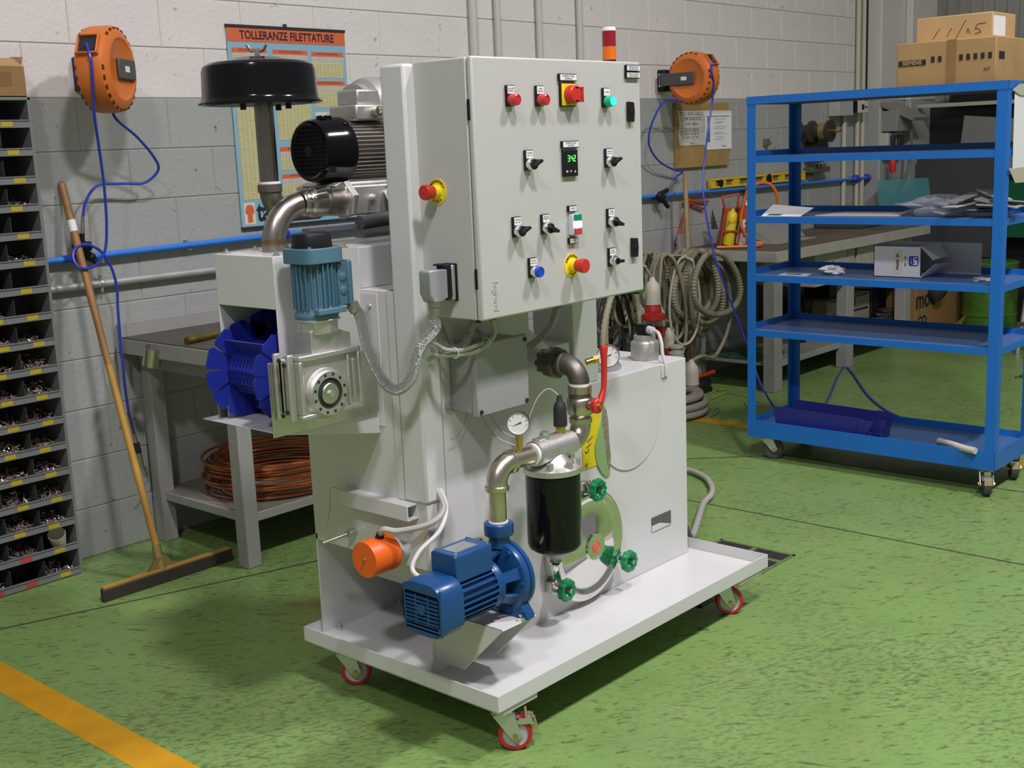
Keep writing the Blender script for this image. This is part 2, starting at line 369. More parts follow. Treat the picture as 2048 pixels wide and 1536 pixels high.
# posts that carry the cabinet
part('cabinet_post', MB().box(LX-.006, 2.24, FY-.006, 2.372, .632, 1.783), WHITE, bev=.008, label='white cable duct post')
part('cabinet_post', MB().box(2.82, 2.938, FY+.008, 2.46, .84, 1.783), WHITE, bev=.004)
part('cable_duct_flange', MB().box(LX-.003, LX+.03, 2.372, 2.398, .632, 1.205), WHITE)
# --- square stub tube, probe, level sensor on the left side
mb = MB(); a, b_, z0, z1 = 2.325, 2.615, .588, .630
mb.box(LX-.04, LX-.0005, a, b_, z1-.003, z1).box(LX-.04, LX-.0005, a, b_, z0, z0+.003).box(LX-.0403, LX-.037, a+.0004, b_-.0004, z0+.0004, z1-.0004).box(LX-.0035, LX-.0002, a+.0004, b_-.0004, z0+.0004, z1-.0004)
part('square_stub_tube', mb, WHITE)
part('drain_probe', MB().cyl((LX, 2.595, .50), (LX-.02, 2.595, .50), .011).cyl((LX-.02, 2.595, .50), (LX-.03, 2.595, .50), .012, n=6).cyl((LX-.03, 2.595, .50), (LX-.10, 2.62, .487), .0045), STEEL)
ly, lz = 2.40, .493
part('sensor_neck', MB().cyl((LX, ly, lz), (LX-.05, ly, lz), .036), WHITE)
sn = part('level_sensor', MB().lathe((LX-.045, ly, lz), (-1,0,0), [(.049, 0), (.051, .002), (.051, .012), (.049, .013), (.050, .015), (.051, .09), (.049, .093)], 40), ORANGE, label='orange cylindrical level sensor')
part('nut', MB().hexa((LX-.138, ly, lz), (-1,0,0), .006, .006), BRASS, sn)
part('cable_gland', MB().cyl((LX-.085, ly+.0, lz+.035), (LX-.085, ly-.012, lz+.062), .0135, .011, 16), BLACK, sn)
# cables of sensor and pump
def cable(name, pts, r, m=CABLE, parent=None, k=8, n=8, **kw): return obj(name, MB().tube(spline(pts, k), r, n), m, parent or MC, **kw)
cable('sensor_cable', [(LX-.085, ly-.012, lz+.06), (LX-.087, ly-.03, lz+.078), (LX-.06, 2.34, .565), (LX-.01, 2.27, .585), (2.20, 2.26, .62), (2.205, 2.30, .68)], .0085)
cable('pump_cable', [(2.215, 2.30, .68), (2.21, 2.262, .62), (2.16, 2.24, .57), (2.085, 2.245, .53), (2.05, 2.235, .49), (2.065, 2.18, .465), (2.09, 2.14, .46)], .0065, mat('white_cable', (.62, .62, .58), .45))
cable('thermocouple_wire', [(LX-.10, 2.62, .49), (LX-.04, 2.655, .56), (LX-.03, 2.65, .63), (LX-.02, 2.60, .612)], .0012, BRASS)
# --- pump bracket and pump
PYc = 2.12
BX0, BX1, BZ = 2.165, 2.30, .336
part('pump_bracket', MB().box(BX0, BX1, 2.03, FY, BZ-.004, BZ).prism([(FY, .186), (2.18, .186), (2.03, BZ), (FY, BZ)], 'yz', BX0, BX0+.004).prism([(FY, .186), (2.18, .186), (2.03, BZ), (FY, BZ)], 'yz', BX1-.004, BX1), WHITE, bev=.0015, label='white bent sheet steel pump bracket')
pz = .437; pump = part('pump_motor_body', MB().lathe((2.02, PYc, pz), (1,0,0), [(.058, 0), (.058, .19)], 32), BLUEP, label='blue electric circulation pump')
for i in range(26):
    a = 2*math.pi*i/26
    if math.sin(a) > .72: continue
    q = MB(); q.M = Matrix.Translation((0, PYc, pz)) @ Matrix.Rotation(a, 4, 'X'); q.box(2.035, 2.185, .055, .071, -.0016, .0016)
    part('cooling_fin', q, BLUEP, pump)
part('terminal_box', MB().prism([(PYc-.045, pz+.05), (PYc+.045, pz+.05), (PYc+.045, pz+.118), (PYc+.038, pz+.125), (PYc-.038, pz+.125), (PYc-.045, pz+.118)], 'yz', 2.05, 2.185), BLUEP, pump, bev=.003)
part('rating_plate', MB().box(2.07, 2.15, PYc-.028, PYc+.022, pz+.125, pz+.1262), mat('foil_plate', (.45, .46, .46), .3, .6, var=.2, vs=60), pump)
for sx_ in (2.06, 2.175):
    for sy in (-.036, .036): part('screw', MB().cyl((sx_, PYc+sy, pz+.124), (sx_, PYc+sy, pz+.128), .004, n=10), CHROME, pump)
# fan cowl: rounded square, slotted
def rsq(h, rr, n=6, sq=1.):
    out = []
    for k, (cx, cy) in enumerate(((1,1), (-1,1), (-1,-1), (1,-1))):
        for i in range(n+1):
            t_ = math.radians(90*k+90*i/n); out.append((cx*(h-rr)+math.cos(t_)*rr, (cy*(h-rr)+math.sin(t_)*rr)*sq))
    return out
mb = MB(); A = rsq(.073, .043); A2 = rsq(.069, .041); n = len(A)
xs = (2.045, 1.975, 1.967); rings = [A, A, A2]
vs = [(xs[k], PYc+p[0], pz+p[1]) for k in range(3) for p in rings[k]]
mb.add(vs, [(k*n+i, k*n+(i+1) % n, (k+1)*n+(i+1) % n, (k+1)*n+i) for k in range(2) for i in range(n)]+[tuple(range(n))])
cowl = part('fan_cowl', mb, BLUEP, pump)
part('cowl_back', MB().prism([(PYc+p[0]*.99, pz+p[1]*.99) for p in A2], 'yz', 1.972, 1.974), RUBBER, cowl)
for i in range(10):
    z = pz-.056+i*.0105
    part('cowl_slat', MB().box(1.966, 1.972, PYc-.058, PYc+.058, z, z+.0045), BLUEP, cowl)
part('cowl_cap', MB().prism([(PYc+p[0]*.98, pz+p[1]) for p in A2 if p[1] > .03][::1], 'yz', 1.966, 1.972), BLUEP, cowl)
part('cowl_cap', MB().prism([(PYc+p[0]*.98, pz+p[1]) for p in A2 if p[1] < -.035], 'yz', 1.966, 1.972), BLUEP, cowl)
for yy in (-.066, -.022, .022, .062): part('cowl_rib', MB().box(1.967, 1.972, PYc+yy-.003, PYc+yy+.003, pz-.06, pz+.06), BLUEP, cowl)
part('cowl_boss', MB().cyl((1.972, PYc, pz), (1.963, PYc, pz), .014), BLUEP, cowl)
# pump lantern, flanges, feet, outlet
part('lantern_ring', MB().lathe((2.185, PYc, pz), (1,0,0), [(.064, 0), (.066, .012), (.070, .016), (.07, .02)], 32), BLUEP, pump)
for a in (20, 90, 160, 215, 325):
    q = MB(); q.M = Matrix.Translation((0, PYc, pz)) @ Matrix.Rotation(math.radians(a), 4, 'X'); q.add([(2.195, .06, -.012), (2.195, .06, .012), (2.25, .085, .016), (2.25, .085, -.016), (2.195, .05, -.012), (2.195, .05, .012), (2.25, .075, .016), (2.25, .075, -.016)], [(0,1,2,3), (7,6,5,4), (0,4,5,1), (1,5,6,2), (2,6,7,3), (3,7,4,0)])
    part('lantern_arm', q, BLUEP, pump)
fl_p = [(math.cos(t_)*.1*(1.0 if math.cos(t_-math.pi/2) > -.6 else .98), math.sin(t_)*.1) for t_ in [2*math.pi*i/40 for i in range(40)]]
part('pump_flange', MB().lathe((2.248, PYc, pz), (1,0,0), [(.02, 0), (.088, 0), (.098, .004), (.1, .012), (.1, .02), (.095, .022), (.095, .027), (.1, .029), (.1, .04), (.09, .046), (.06, .055), (.02, .058)], 44), BLUEP, pump)
part('pump_foot', MB().prism([(PYc-.098, BZ), (PYc+.098, BZ), (PYc+.098, BZ+.012), (PYc+.07, BZ+.05), (PYc-.07, BZ+.05), (PYc-.098, BZ+.012)], 'yz', 2.252, 2.284), BLUEP, pump, bev=.003)
for s in (-1, 1): part('foot_bolt', MB().cyl((2.245, PYc+s*.082, BZ), (2.245, PYc+s*.082, BZ+.01), .011, n=6).cyl((2.245, PYc+s*.082, BZ), (2.245, PYc+s*.082, BZ+.018), .005), CHROME, pump)
for a in (60, 120, 180, 0, 240, 300): part('flange_bolt', MB().hexa((2.244, PYc+.088*math.cos(math.radians(a)), pz+.088*math.sin(math.radians(a))), (1,0,0), .007, .006), BLUEP, pump)
part('suction_elbow', MB().tube(arc((2.30, 2.175, pz), (0,-1,0), (1,0,0), .055, 0, 90, 8), .034, 18).cyl((2.355, 2.175, pz), (2.355, FY, pz), .03), NICK, pump)
part('rubber_foot', MB().box(2.03, 2.06, PYc-.015, PYc+.015, pz-.088, pz-.07), RUBBER, pump)
OX = 2.262
part('outlet_collar', MB().lathe((OX, PYc, pz+.085), (0,0,1), [(.028, 0), (.028, .03), (.038, .033), (.04, .038), (.04, .065), (.036, .067)], 28), BLUEP, pump)
part('priming_plug', MB().hexa((2.235, PYc+.05, pz+.085), (0,0,1), .011, .02), BRASS, pump)
# --- pipework: riser, elbow, filter head and can, valve, union
PR = .0262
rz1 = .712; HZ = .742; E1 = OX+.045
riser = part('riser_pipe', MB().cyl((OX, PYc, pz+.15), (OX, PYc, rz1-.03), PR-.003, n=28), NICK, label='stainless riser pipe')
part('sealing_tape', MB().cyl((OX, PYc, pz+.150), (OX, PYc, pz+.156), PR, n=28), PAPER, riser)
part('pipe_elbow', MB().tube(arc((OX+.05, PYc, HZ-.05), (-1,0,0), (0,0,1), .05, -6, 96, 12), PR+.002, 24).lathe((OX, PYc, HZ-.068), (0,0,1), [(PR+.002, 0), (PR+.006, .003), (PR+.006, .014), (PR+.002, .017)], 28).lathe((OX+.048, PYc, HZ), (1,0,0), [(PR+.002, 0), (PR+.006, .003), (PR+.006, .014), (PR+.002, .017)], 28), NICK)
part('nipple_pipe', MB().cyl((OX+.06, PYc, HZ), (2.415, PYc, HZ), PR-.002, n=28), NICK)
part('sealing_tape', MB().ring((2.405, PYc, HZ), (1,0,0), PR+.004, PR-.004, .008), PAPER)
FX = 2.492
head = part('filter_head', MB().lathe((2.413, PYc, HZ), (1,0,0), [(PR+.006, 0), (.036, .002), (.036, .158), (PR+.006, .16)], 28).lathe((FX, PYc, HZ-.068), (0,0,1), [(.074, 0), (.083, .003), (.083, .018), (.076, .022), (.05, .034), (.03, .06)], 40), ALU, label='cast aluminium filter head')
for a in (-60, -10, 30, 160, 215, 262): part('boss', MB().cyl((FX+.069*math.cos(math.radians(a)), PYc+.069*math.sin(math.radians(a)), HZ-.062), (FX+.069*math.cos(math.radians(a)), PYc+.069*math.sin(math.radians(a)), HZ-.028), .0095), ALU, head)
part('head_flat', MB().box(2.43, 2.555, PYc-.012, PYc+.02, HZ+.03, HZ+.037), ALU, head, bev=.002)
part('filter_can', MB().lathe((FX, PYc, HZ-.068), (0,0,-1), [(.074, 0), (.0775, .003), (.0775, .200), (.074, .214), (.064, .222), (.060, .224)], 48), GLOSSB, label='gloss black spin-on filter canister')
part('can_base', MB().lathe((FX, PYc, HZ-.29), (0,0,-1), [(.060, 0), (.022, .026), (.018, .032), (.018, .04)], 32), mat('dark_galvanised', (.22, .23, .22), .35, .8, var=.2))
part('can_drain', MB().cyl((FX, PYc, HZ-.33), (FX, PYc, HZ-.338), .012, n=6), BLACK)
VX = 2.622
part('tee_elbow', MB().tube(arc((VX-.046, PYc, HZ+.046), (0,0,-1), (1,0,0), .046, -8, 98, 12), PR+.003, 24).lathe((VX, PYc, HZ+.046), (0,0,1), [(PR+.003, 0), (PR+.007, .003), (PR+.007, .016), (PR+.003, .018)], 28).cyl((2.565, PYc, HZ), (2.585, PYc, HZ), PR+.005, n=28), NICK)
valve = part('ball_valve', MB().lathe((VX, PYc, HZ+.064), (0,0,1), [(PR+.002, 0), (PR+.004, .006), (.036, .01), (.036, .016), (.038, .022), (.038, .052), (.035, .056), (PR+.003, .06), (PR+.003, .066), (PR+.008, .07), (PR+.008, .09), (PR+.002, .094)], 28), NICK, label='brass ball valve with red lever')
part('valve_stem', MB().cyl((VX, PYc-.03, HZ+.103), (VX, PYc-.062, HZ+.103), .011), NICK, valve)
lv = MB(); hy = PYc-.066
lv.lathe((VX, PYc-.05, HZ+.103), (0,-1,0), [(.02, 0), (.022, .003), (.022, .016), (.019, .019)], 24)
lv.tube([(VX+.005, hy, HZ+.11), (VX+.02, hy, HZ+.135), (VX+.026, hy, HZ+.15), (VX+.03, hy, HZ+.20), (VX+.03, hy, HZ+.24), (VX+.03, hy, HZ+.262), (VX+.03, hy, HZ+.272)], .01, 12, rad=[.011, .009, .008, .0085, .0095, .012, .007])
part('lever', lv, RED, valve)
part('lever_nut', MB().hexa((VX, PYc-.069, HZ+.103), (0,-1,0), .009, .008), BRASS, valve)
EZ = .955
part('sealing_tape', MB().ring((VX, PYc, HZ+.156), (0,0,1), PR+.005, PR-.003, .006), PAPER)
part('iron_elbow', MB().tube(arc((VX, PYc+.055, EZ-.055), (0,-1,0), (0,0,1), .055, -10, 100, 14), PR+.003, 24).lathe((VX, PYc, EZ-.062), (0,0,-1), [(PR+.003, 0), (PR+.006, .003), (PR+.006, .03), (PR+.002, .033)], 28), CAST)
part('pipe_union', MB().lathe((VX, PYc+.05, EZ), (0,1,0), [(PR+.003, 0), (PR+.008, .004), (PR+.008, .02), (PR+.01, .022)], 28).lathe((VX, PYc+.07, EZ), (0,1,0), [(.044, 0), (.046, .004), (.046, .034), (.044, .038)], 8).lathe((VX, PYc+.105, EZ), (0,1,0), [(.036, 0), (.036, .03)], 8), CAST)
part('wall_stub', MB().cyl((VX, PYc+.13, EZ), (VX, FY+.01, EZ), .034, n=28), WHITE)
# gauges
def gauge(c, nrm, r, stem_to):
    nrm = V(nrm).normalized(); g = part('pressure_gauge', MB().lathe(V(c)-nrm*.013, nrm, [(r*.96, 0), (r, .003), (r, .024), (r*.97, .026), (r*.93, .026)], 36), BLACK, label='round pressure gauge')
    part('dial', MB().lathe(V(c), nrm, [(r*.93, .0131), (r*.93, .0137)], 36), PAPER, g)
    part('bezel', MB().ring(V(c)+nrm*.011, nrm, r*1.0, r*.91, .0055, 36), CHROME, g)
    up = V((0,0,1)); rt = up.cross(nrm).normalized()
    for i in range(9):
        a = math.radians(-45+i*33.75); d = rt*math.cos(a)+up*math.sin(a); e = nrm.cross(d)
        p = V(c)+nrm*.0143
        q = [p+d*r*.66-e*.0006, p+d*r*.82-e*.0006, p+d*r*.82+e*.0006, p+d*r*.66+e*.0006]
        part('scale_mark', MB().add(q+[v-nrm*.0004 for v in q], [(0,1,2,3), (7,6,5,4), (0,4,5,1), (1,5,6,2), (2,6,7,3), (3,7,4,0)]), INK, g)
    d = (rt*-.8+up*-.35).normalized(); e = nrm.cross(d); p = V(c)+nrm*.0155
    part('needle', MB().add([p-d*r*.3-e*.0016, p+d*r*.6, p-d*r*.3+e*.0016, p-d*r*.3-e*.0016-nrm*.0006, p+d*r*.6-nrm*.0006, p-d*r*.3+e*.0016-nrm*.0006], [(0,1,2), (5,4,3), (0,3,4,1), (1,4,5,2), (2,5,3,0)]), INK, g)
    st = V(stem_to)
    part('gauge_stem', MB().cyl(V(c)+(st-V(c)).normalized()*r*.95, st, .0095, n=12), BRASS, g)
    part('stem_nut', MB().hexa(V(c)+(st-V(c)).normalized()*r*.98, st-V(c), .0125, .014), BRASS, g)
    return g
gauge((2.352, 2.115, .842), (-.80, -.60, .1), .031, (2.357, PYc, HZ+.02))
gauge((2.712, 2.085, .972), (-.80, -.60, .1), .033, (2.655, PYc, .958))
# pressure switch, plug on the filter head
part('pressure_switch', MB().lathe((2.532, PYc, HZ+.036), (0,0,1), [(.014, 0), (.0155, .002), (.0155, .02), (.014, .021)], 6), BRASS, label='brass fitting of the pressure switch')
part('switch_boot', MB().lathe((2.532, PYc, HZ+.056), (0,0,1), [(.019, 0), (.0195, .004), (.0185, .05), (.016, .062), (.009, .07), (.008, .08), (.005, .088)], 24), RUBBER, label='black rubber boot')
part('head_plug', MB().hexa((2.462, PYc, HZ+.034), (0,0,1), .016, .012).cyl((2.462, PYc, HZ+.045), (2.462, PYc, HZ+.054), .011), ZINC)
cable('switch_wire', [(2.532, PYc, HZ+.14), (2.52, PYc+.03, HZ+.16), (2.49, 2.17, HZ+.13), (2.46, 2.19, HZ+.05), (2.44, 2.20, HZ+.03), (2.40, 2.23, HZ+.06), (2.37, 2.25, .87)], .0018, CABLE)
cable('switch_wire', [(2.462, 2.14, HZ+.02), (2.43, 2.19, HZ+.01), (2.38, 2.24, HZ+.05), (2.345, 2.26, .88)], .0018, CABLE)
cable('thin_wire', [(2.245, 2.27, .80), (2.28, 2.275, .80), (2.33, 2.28, .86), (2.34, 2.28, .95)], .0008, BRASS)
# --- grey junction box
jb = part('junction_box', MB().box(2.275, 2.475, 2.20, FY, .868, 1.055), GREYB, bev=.006, label='grey plastic junction box')
part('box_lid', MB().box(2.270, 2.480, 2.185, 2.205, .863, 1.060), GREYB, jb, bev=.004)
for x in (2.283, 2.467):
    for z in (.876, 1.047): part('lid_screw', MB().cyl((x, 2.185, z), (x, 2.181, z), .006, n=12), RUBBER, jb)
part('mounting_lug', MB().cyl((2.258, FY-.012, .885), (2.258, FY, .885), .007).box(2.25, 2.28, FY-.008, FY, .876, .894), GREYB, jb)
for x in (2.345, 2.37): part('cable_gland', MB().cyl((x, 2.245, .868), (x, 2.245, .85), .010, n=12), GREYB, jb)
# --- manhole with three green hand knobs
MX, MZ = 2.812, .345
lid = part('manhole_lid', MB().lathe((MX, FY-.030, MZ), (0,-1,0), [(.168, -.004), (.168, .006), (.162, .012), (.150, .012), (.142, .006), (.13, .005), (.085, .016), (.045, .026), (.042, .034), (.001, .034)], 64, False), CHROME, label='polished round manhole lid')
part('manhole_frame', MB().lathe((MX, FY, MZ), (0,-1,0), [(.170, 0), (.174, .002), (.174, .022), (.178, .026), (.178, .031), (.16, .032)], 64, False), CHROME)
part('lid_emblem', MB().lathe((MX, FY-.0635, MZ), (0,-1,0), [(.0185, 0), (.0185, .0012)], 28), mat('red_enamel', (.75, .08, .04), .4), lid)
EMB = mat('pale_red_print', (.85, .35, .28), .5)
part('emblem_mark', MB().tube(arc((MX, FY-.0652, MZ), (1,0,0), (0,0,1), .0135, 0, 345, 20), .0009, 6).tube([(MX-.006, FY-.0652, MZ-.007), (MX-.003, FY-.0652, MZ), (MX+.004, FY-.0652, MZ+.001), (MX+.006, FY-.0652, MZ+.008)], .0013, 6).tube([(MX-.006, FY-.0652, MZ+.006), (MX+.003, FY-.0652, MZ+.003), (MX+.007, FY-.0652, MZ-.006)], .0013, 6), EMB, lid)
for a in (88, -30, 210):
    ca, sa = math.cos(math.radians(a)), math.sin(math.radians(a)); c = V((MX+.182*ca, FY, MZ+.182*sa))
    part('clamp_lug', MB().box(c.x-.018, c.x+.018, FY-.03, FY, c.z-.018, c.z+.018), STEEL, bev=.003)
    part('clamp_arm', MB().tube([c+V((ca*.02, -.03, sa*.02)), c+V((0, -.042, 0)), c+V((-ca*.022, -.036, -sa*.022))], .011, 10), STEEL)
    part('clamp_stud', MB().cyl(c+V((0, 0, 0)), c+V((0, -.088, 0)), .005, n=10), STEEL)
    k = MB(); nl = 10; P_ = []
    def lobed(r, dz): return [(c.x+(r+.0022*math.cos(nl*t_))*math.cos(t_), c.y-dz, c.z+(r+.0022*math.cos(nl*t_))*math.sin(t_)) for t_ in [2*math.pi*i/54 for i in range(54)]]
    rings = [lobed(.012, .046), lobed(.015, .052), lobed(.03, .058), lobed(.034, .063), lobed(.034, .076), lobed(.031, .081), lobed(.022, .081), lobed(.017, .077), lobed(.012, .068), lobed(.008, .066)]
    k.add([p for r_ in rings for p in r_], [(i*54+j, i*54+(j+1) % 54, (i+1)*54+(j+1) % 54, (i+1)*54+j) for i in range(9) for j in range(54)]+[tuple(range(53, -1, -1))]+[tuple(9*54+j for j in range(54))])
    part('hand_knob', k, GREENK, label='green lobed hand knob')
# --- yellow plate partly covered by a pale oval of digital retouching, no part of the tank
YP = part('warning_plate', MB().box(2.835, 3.0, FY-.0025, FY-.0005, .575, .755), mat('plate_yellow', (.70, .56, .01), .5), label='yellow plate on the tank front')
for z in (.588, .742): part('rivet', MB().cyl((2.85, FY-.003, z), (2.85, FY-.006, z), .006, n=12), BRASS, YP)
for q in (((2.858, .66), (2.885, .672)), ((2.853, .642), (2.876, .651)), ((2.846, .632), (2.852, .626), (2.861, .628), (2.866, .637))):
    part('print_stroke', MB().tube([(x, FY-.003, z) for x, z in q], .0017, 6), mat('brown_print', (.10, .07, .01), .6), YP)
oval = [(3.085+.165*math.cos(a), .68+.158*math.sin(a)) for a in [2*math.pi*i/48 for i in range(48)]]
part('retouch_patch', MB().prism(oval, 'xz', FY-.0040, FY-.0030), mat('patch_white', (.61, .615, .60), .3), label='pale oval patch of digital retouching')
gr = [(2.945, .755), (2.955, .72), (2.962, .66), (2.957, .60), (2.962, .565), (2.968, .53), (2.948, .528), (2.925, .545), (2.905, .575), (2.895, .61), (2.895, .64), (2.91, .67), (2.923, .70), (2.932, .735)]
part('green_retouch_smear', MB().prism(gr, 'xz', FY-.0052, FY-.0042), mat('smear_green', (.24, .38, .17), .5), label='green retouching smear beside the yellow plate')  # this smear and the brown one are retouching marks, added as thin shapes
bs_ = [(2.945, .757), (2.956, .74), (2.964, .70), (2.966, .64), (2.972, .59), (2.966, .545), (2.955, .57), (2.948, .62), (2.942, .66), (2.934, .70), (2.932, .735)]
part('brown_retouch_smear', MB().prism(bs_, 'xz', FY-.0062, FY-.0053), mat('smear_brown', (.25, .22, .15), .6, var=.5, vs=60))
# --- tank top fittings
part('tank_flange', MB().lathe((3.10, 2.41, .84), (0,0,1), [(.062, 0), (.064, .002), (.064, .012), (.06, .014), (.001, .014)], 40, False), ALU, label='round aluminium tank flange')
for a in (30, 120, 210, 300): part('flange_bolt', MB().hexa((3.10+.05*math.cos(math.radians(a)), 2.41+.05*math.sin(math.radians(a)), .854), (0,0,1), .008, .009).cyl((3.10+.05*math.cos(math.radians(a)), 2.41+.05*math.sin(math.radians(a)), .862), (3.10+.05*math.cos(math.radians(a)), 2.41+.05*math.sin(math.radians(a)), .870), .005, n=10), CHROME)
lc = (3.32, 2.395)
part('level_switch', MB().lathe((*lc, .84), (0,0,1), [(.046, 0), (.048, .002), (.048, .058), (.045, .062), (.040, .063), (.038, .065), (.037, .082), (.034, .084)], 44), ALU, label='turned aluminium level switch')
part('connector', MB().box(lc[0]-.02, lc[0]+.02, lc[1]-.02, lc[1]+.02, .922, .958).box(lc[0]-.024, lc[0]+.024, lc[1]-.015, lc[1]+.015, .958, .962), BLACK, bev=.004)
part('connector_gland', MB().cyl((lc[0]-.005, lc[1]-.019, .942), (lc[0]-.012, lc[1]-.045, .942), .014, .012, 16), mat('pale_grey_plastic', (.55, .60, .65), .4))
cable('switch_cable', [(lc[0]-.012, lc[1]-.043, .942), (lc[0]-.02, lc[1]-.07, .937), (lc[0]-.03, lc[1]-.09, .905), (3.282, FY+.006, .87), (3.281, FY-.007, .83), (3.281, FY-.008, .80)], .006, mat('white_cable', (.62, .62, .58), .45))
part('cable_grommet', MB().box(3.262, 3.298, FY-.004, FY, .792, .838), WHITE, bev=.002)
cable('drain_hose', [(3.415, 2.36, .25), (3.50, 2.37, .22), (3.75, 2.50, .07)]+[at(*p, z=.02) for p in ((1406, 1010), (1422, 990), (1424, 975), (1414, 958), (1396, 947), (1375, 940), (1330, 936), (1250, 940), (1150, 950))], .0135, CABLE, k=10, n=12)
part('hose_connector', MB().cyl((3.41, 2.36, .25), (3.45, 2.362, .245), .03, n=20), BLACK)
# --- control cabinet
CX0, CX1, CZ0, CZ1, CY, CYB = 2.195, 2.886, 1.14, 1.786, 2.081, 2.325
cab = part('control_cabinet', MB().box(CX0, CX1, CY+.021, CYB, CZ0, CZ1), CABW, bev=.004, label='light grey steel control cabinet')
door = part('cabinet_door', MB().box(CX0-.001, CX1+.001, CY, CY+.018, CZ0-.001, CZ1+.001), CABW, cab, bev=.005)
part('door_seal', MB().box(CX0+.004, CX1-.004, CY+.017, CY+.022, CZ0+.004, CZ1-.004), BLACK, cab)
for z in (1.66, 1.245): part('hinge', MB().box(CX0-.0022, CX0+.004, CY+.010, CY+.019, z-.025, z+.025), BLACK, cab)
text('embossed_lettering', 'legrand', .026, (2.247, CY-.0008, 1.198), (0,0,-1), (1,0,0), CABW, cab, ext=.0007, bold=.0004)
def dp(cx, cy): return at(780+cx/2.648, 80+cy/2.648, y=CY)
def legend(c, lines, w_=.030, h=.052, tall=.019):
    """black legend plate with white label strip at its top; c = plate centre on the door"""
    p = part('legend_plate', MB().box(c.x-w_/2, c.x+w_/2, CY-.009, CY, c.z-h/2, c.z+h/2), BLACK, cab, bev=.0015)
    part('label_strip', MB().box(c.x-w_/2+.002, c.x+w_/2-.002, CY-.0098, CY-.0088, c.z+h/2-.002-tall, c.z+h/2-.002), PAPER, cab)
    for i, s in enumerate(lines):
        text('label_lettering', s, min(.0062, (w_-.004)/max(1, len(s))*1.5), (c.x, CY-.0100, c.z+h/2-.002-tall*(i+1)/(len(lines)+1)), *NY, INK, cab, ext=.0001)
    return V((c.x, CY-.009, c.z-h/2+.0155))
def light(c, lines, m, r=.0145):
    o = legend(c, lines); part('pilot_lamp', MB().lathe(o, (0,-1,0), [(r, 0), (r, .016), (r*.94, .021), (r*.75, .023), (r*.7, .0215), (.0005, .0215)], 28), m, cab)
REDL = mat('red_lens', (.55, .02, .03), .2, coat=.4)
light(dp(628, 296), ('ALLARM', 'TERMICO'), REDL); light(dp(783, 297), ('FINE', 'MINUTI'), REDL)
o = legend(dp(1135, 306), ('LINEA',))
part('pilot_lamp', MB().lathe(o, (0,-1,0), [(.0145, 0), (.0145, .016), (.0136, .021)], 28), mat('green_lens', (.0, .42, .20), .2), cab, label='green pilot lamp, lit')
part('lit_lens', MB().lathe(o, (0,-1,0), [(.0125, .0205), (.011, .0235), (.0005, .0242)], 28, False), mat('lit_green', (.03, .85, .50), .3, emit=1.1), cab)
o = legend(dp(748, 1205), ('START', 'SERBATOIO'))
part('push_button', MB().lathe(o, (0,-1,0), [(.0145, 0), (.0145, .014), (.0135, .016)], 28), CHROME, cab)
part('button_cap', MB().lathe(o, (0,-1,0), [(.0145, .014), (.0145, .022), (.013, .025), (.011, .0238), (.0005, .0236)], 28), mat('blue_button', (.01, .06, .50), .35), cab, label='blue push button')
def selector(c, lines, ang):
    o = legend(c, lines)
    part('selector_ring', MB().lathe(o, (0,-1,0), [(.0150, 0), (.0150, .012), (.0135, .014)], 28), CHROME, cab)
    k = MB(); k.M = Matrix.Translation(o) @ Matrix.Rotation(math.radians(ang), 4, 'Y')
    k.lathe((0,0,0), (0,-1,0), [(.0135, .013), (.0135, .017), (.012, .019)], 24)
    k.add([(-.0125,-.016,-.005),(-.0125,-.016,.005),(.012,-.016,.006),(.012,-.016,-.006),(-.008,-.026,-.003),(-.008,-.026,.003),(.016,-.036,.003),(.016,-.036,-.003)],
          [(0,1,2,3),(7,6,5,4),(0,4,5,1),(1,5,6,2),(2,6,7,3),(3,7,4,0)])
    part('selector_knob', k, BLACK, cab)
    m = MB(); m.M = Matrix.Translation(o) @ Matrix.Rotation(math.radians(ang), 4, 'Y'); m.box(.0145, .0166, -.0368, -.0345, -.0012, .0012)
    part('knob_mark', m, PAPER, cab)
selector(dp(726, 637), ('POMPA', 'ESC  INC'), -38); selector(dp(1149, 625), ('ASPIRAZ', 'ESC INC'), -38)
selector(dp(663, 990), ('TAPPETO', 'ESC INC'), -38); selector(dp(814, 975), ('A/B TAPP', 'MARCIA', '0 1'), 35); selector(dp(1160, 942), ('TIMER', 'ESC INC'), 35)
o = legend(dp(1167, 1149), ('RESET', 'IMPIANTO'))
part('key_switch', MB().lathe(o, (0,-1,0), [(.0150, 0), (.0150, .009), (.011, .011), (.0105, .016), (.0005, .016)], 28), CHROME, cab)
part('key', MB().box(o.x-.003, o.x+.012, o.y-.032, o.y-.013, o.z-.004, o.z+.004).lathe(o, (0,-1,0), [(.009, .015), (.009, .02)], 16), BLACK, cab)
# main isolator: black frame, yellow plate, red rotary handle
c = dp(936, 290); w2, h2 = .034, .031
part('isolator_frame', MB().box(c.x-w2, c.x+w2-.004, CY-.008, CY, c.z-h2, c.z+h2), BLACK, cab, bev=.002)
part('isolator_plate', MB().box(c.x-w2+.003, c.x+w2-.007, CY-.0095, CY-.0075, c.z-h2+.003, c.z+h2-.003), YEL, cab)
part('isolator_handle', MB().lathe((c.x, CY-.009, c.z), (0,-1,0), [(.0235, 0), (.0235, .022), (.021, .025)], 32).box(c.x-.006, c.x+.030, CY-.034, CY-.012, c.z-.020, c.z-.014).box(c.x-.006, c.x+.030, CY-.034, CY-.012, c.z+.013, c.z+.019).box(c.x+.024, c.x+.031, CY-.034, CY-.012, c.z-.020, c.z+.019), RED, cab, bev=.0015, label='red rotary main switch handle')
text('plate_lettering', '0 OFF', .006, (c.x-.010, CY-.0098, c.z-h2+.007), *NY, INK, cab, ext=.0001)
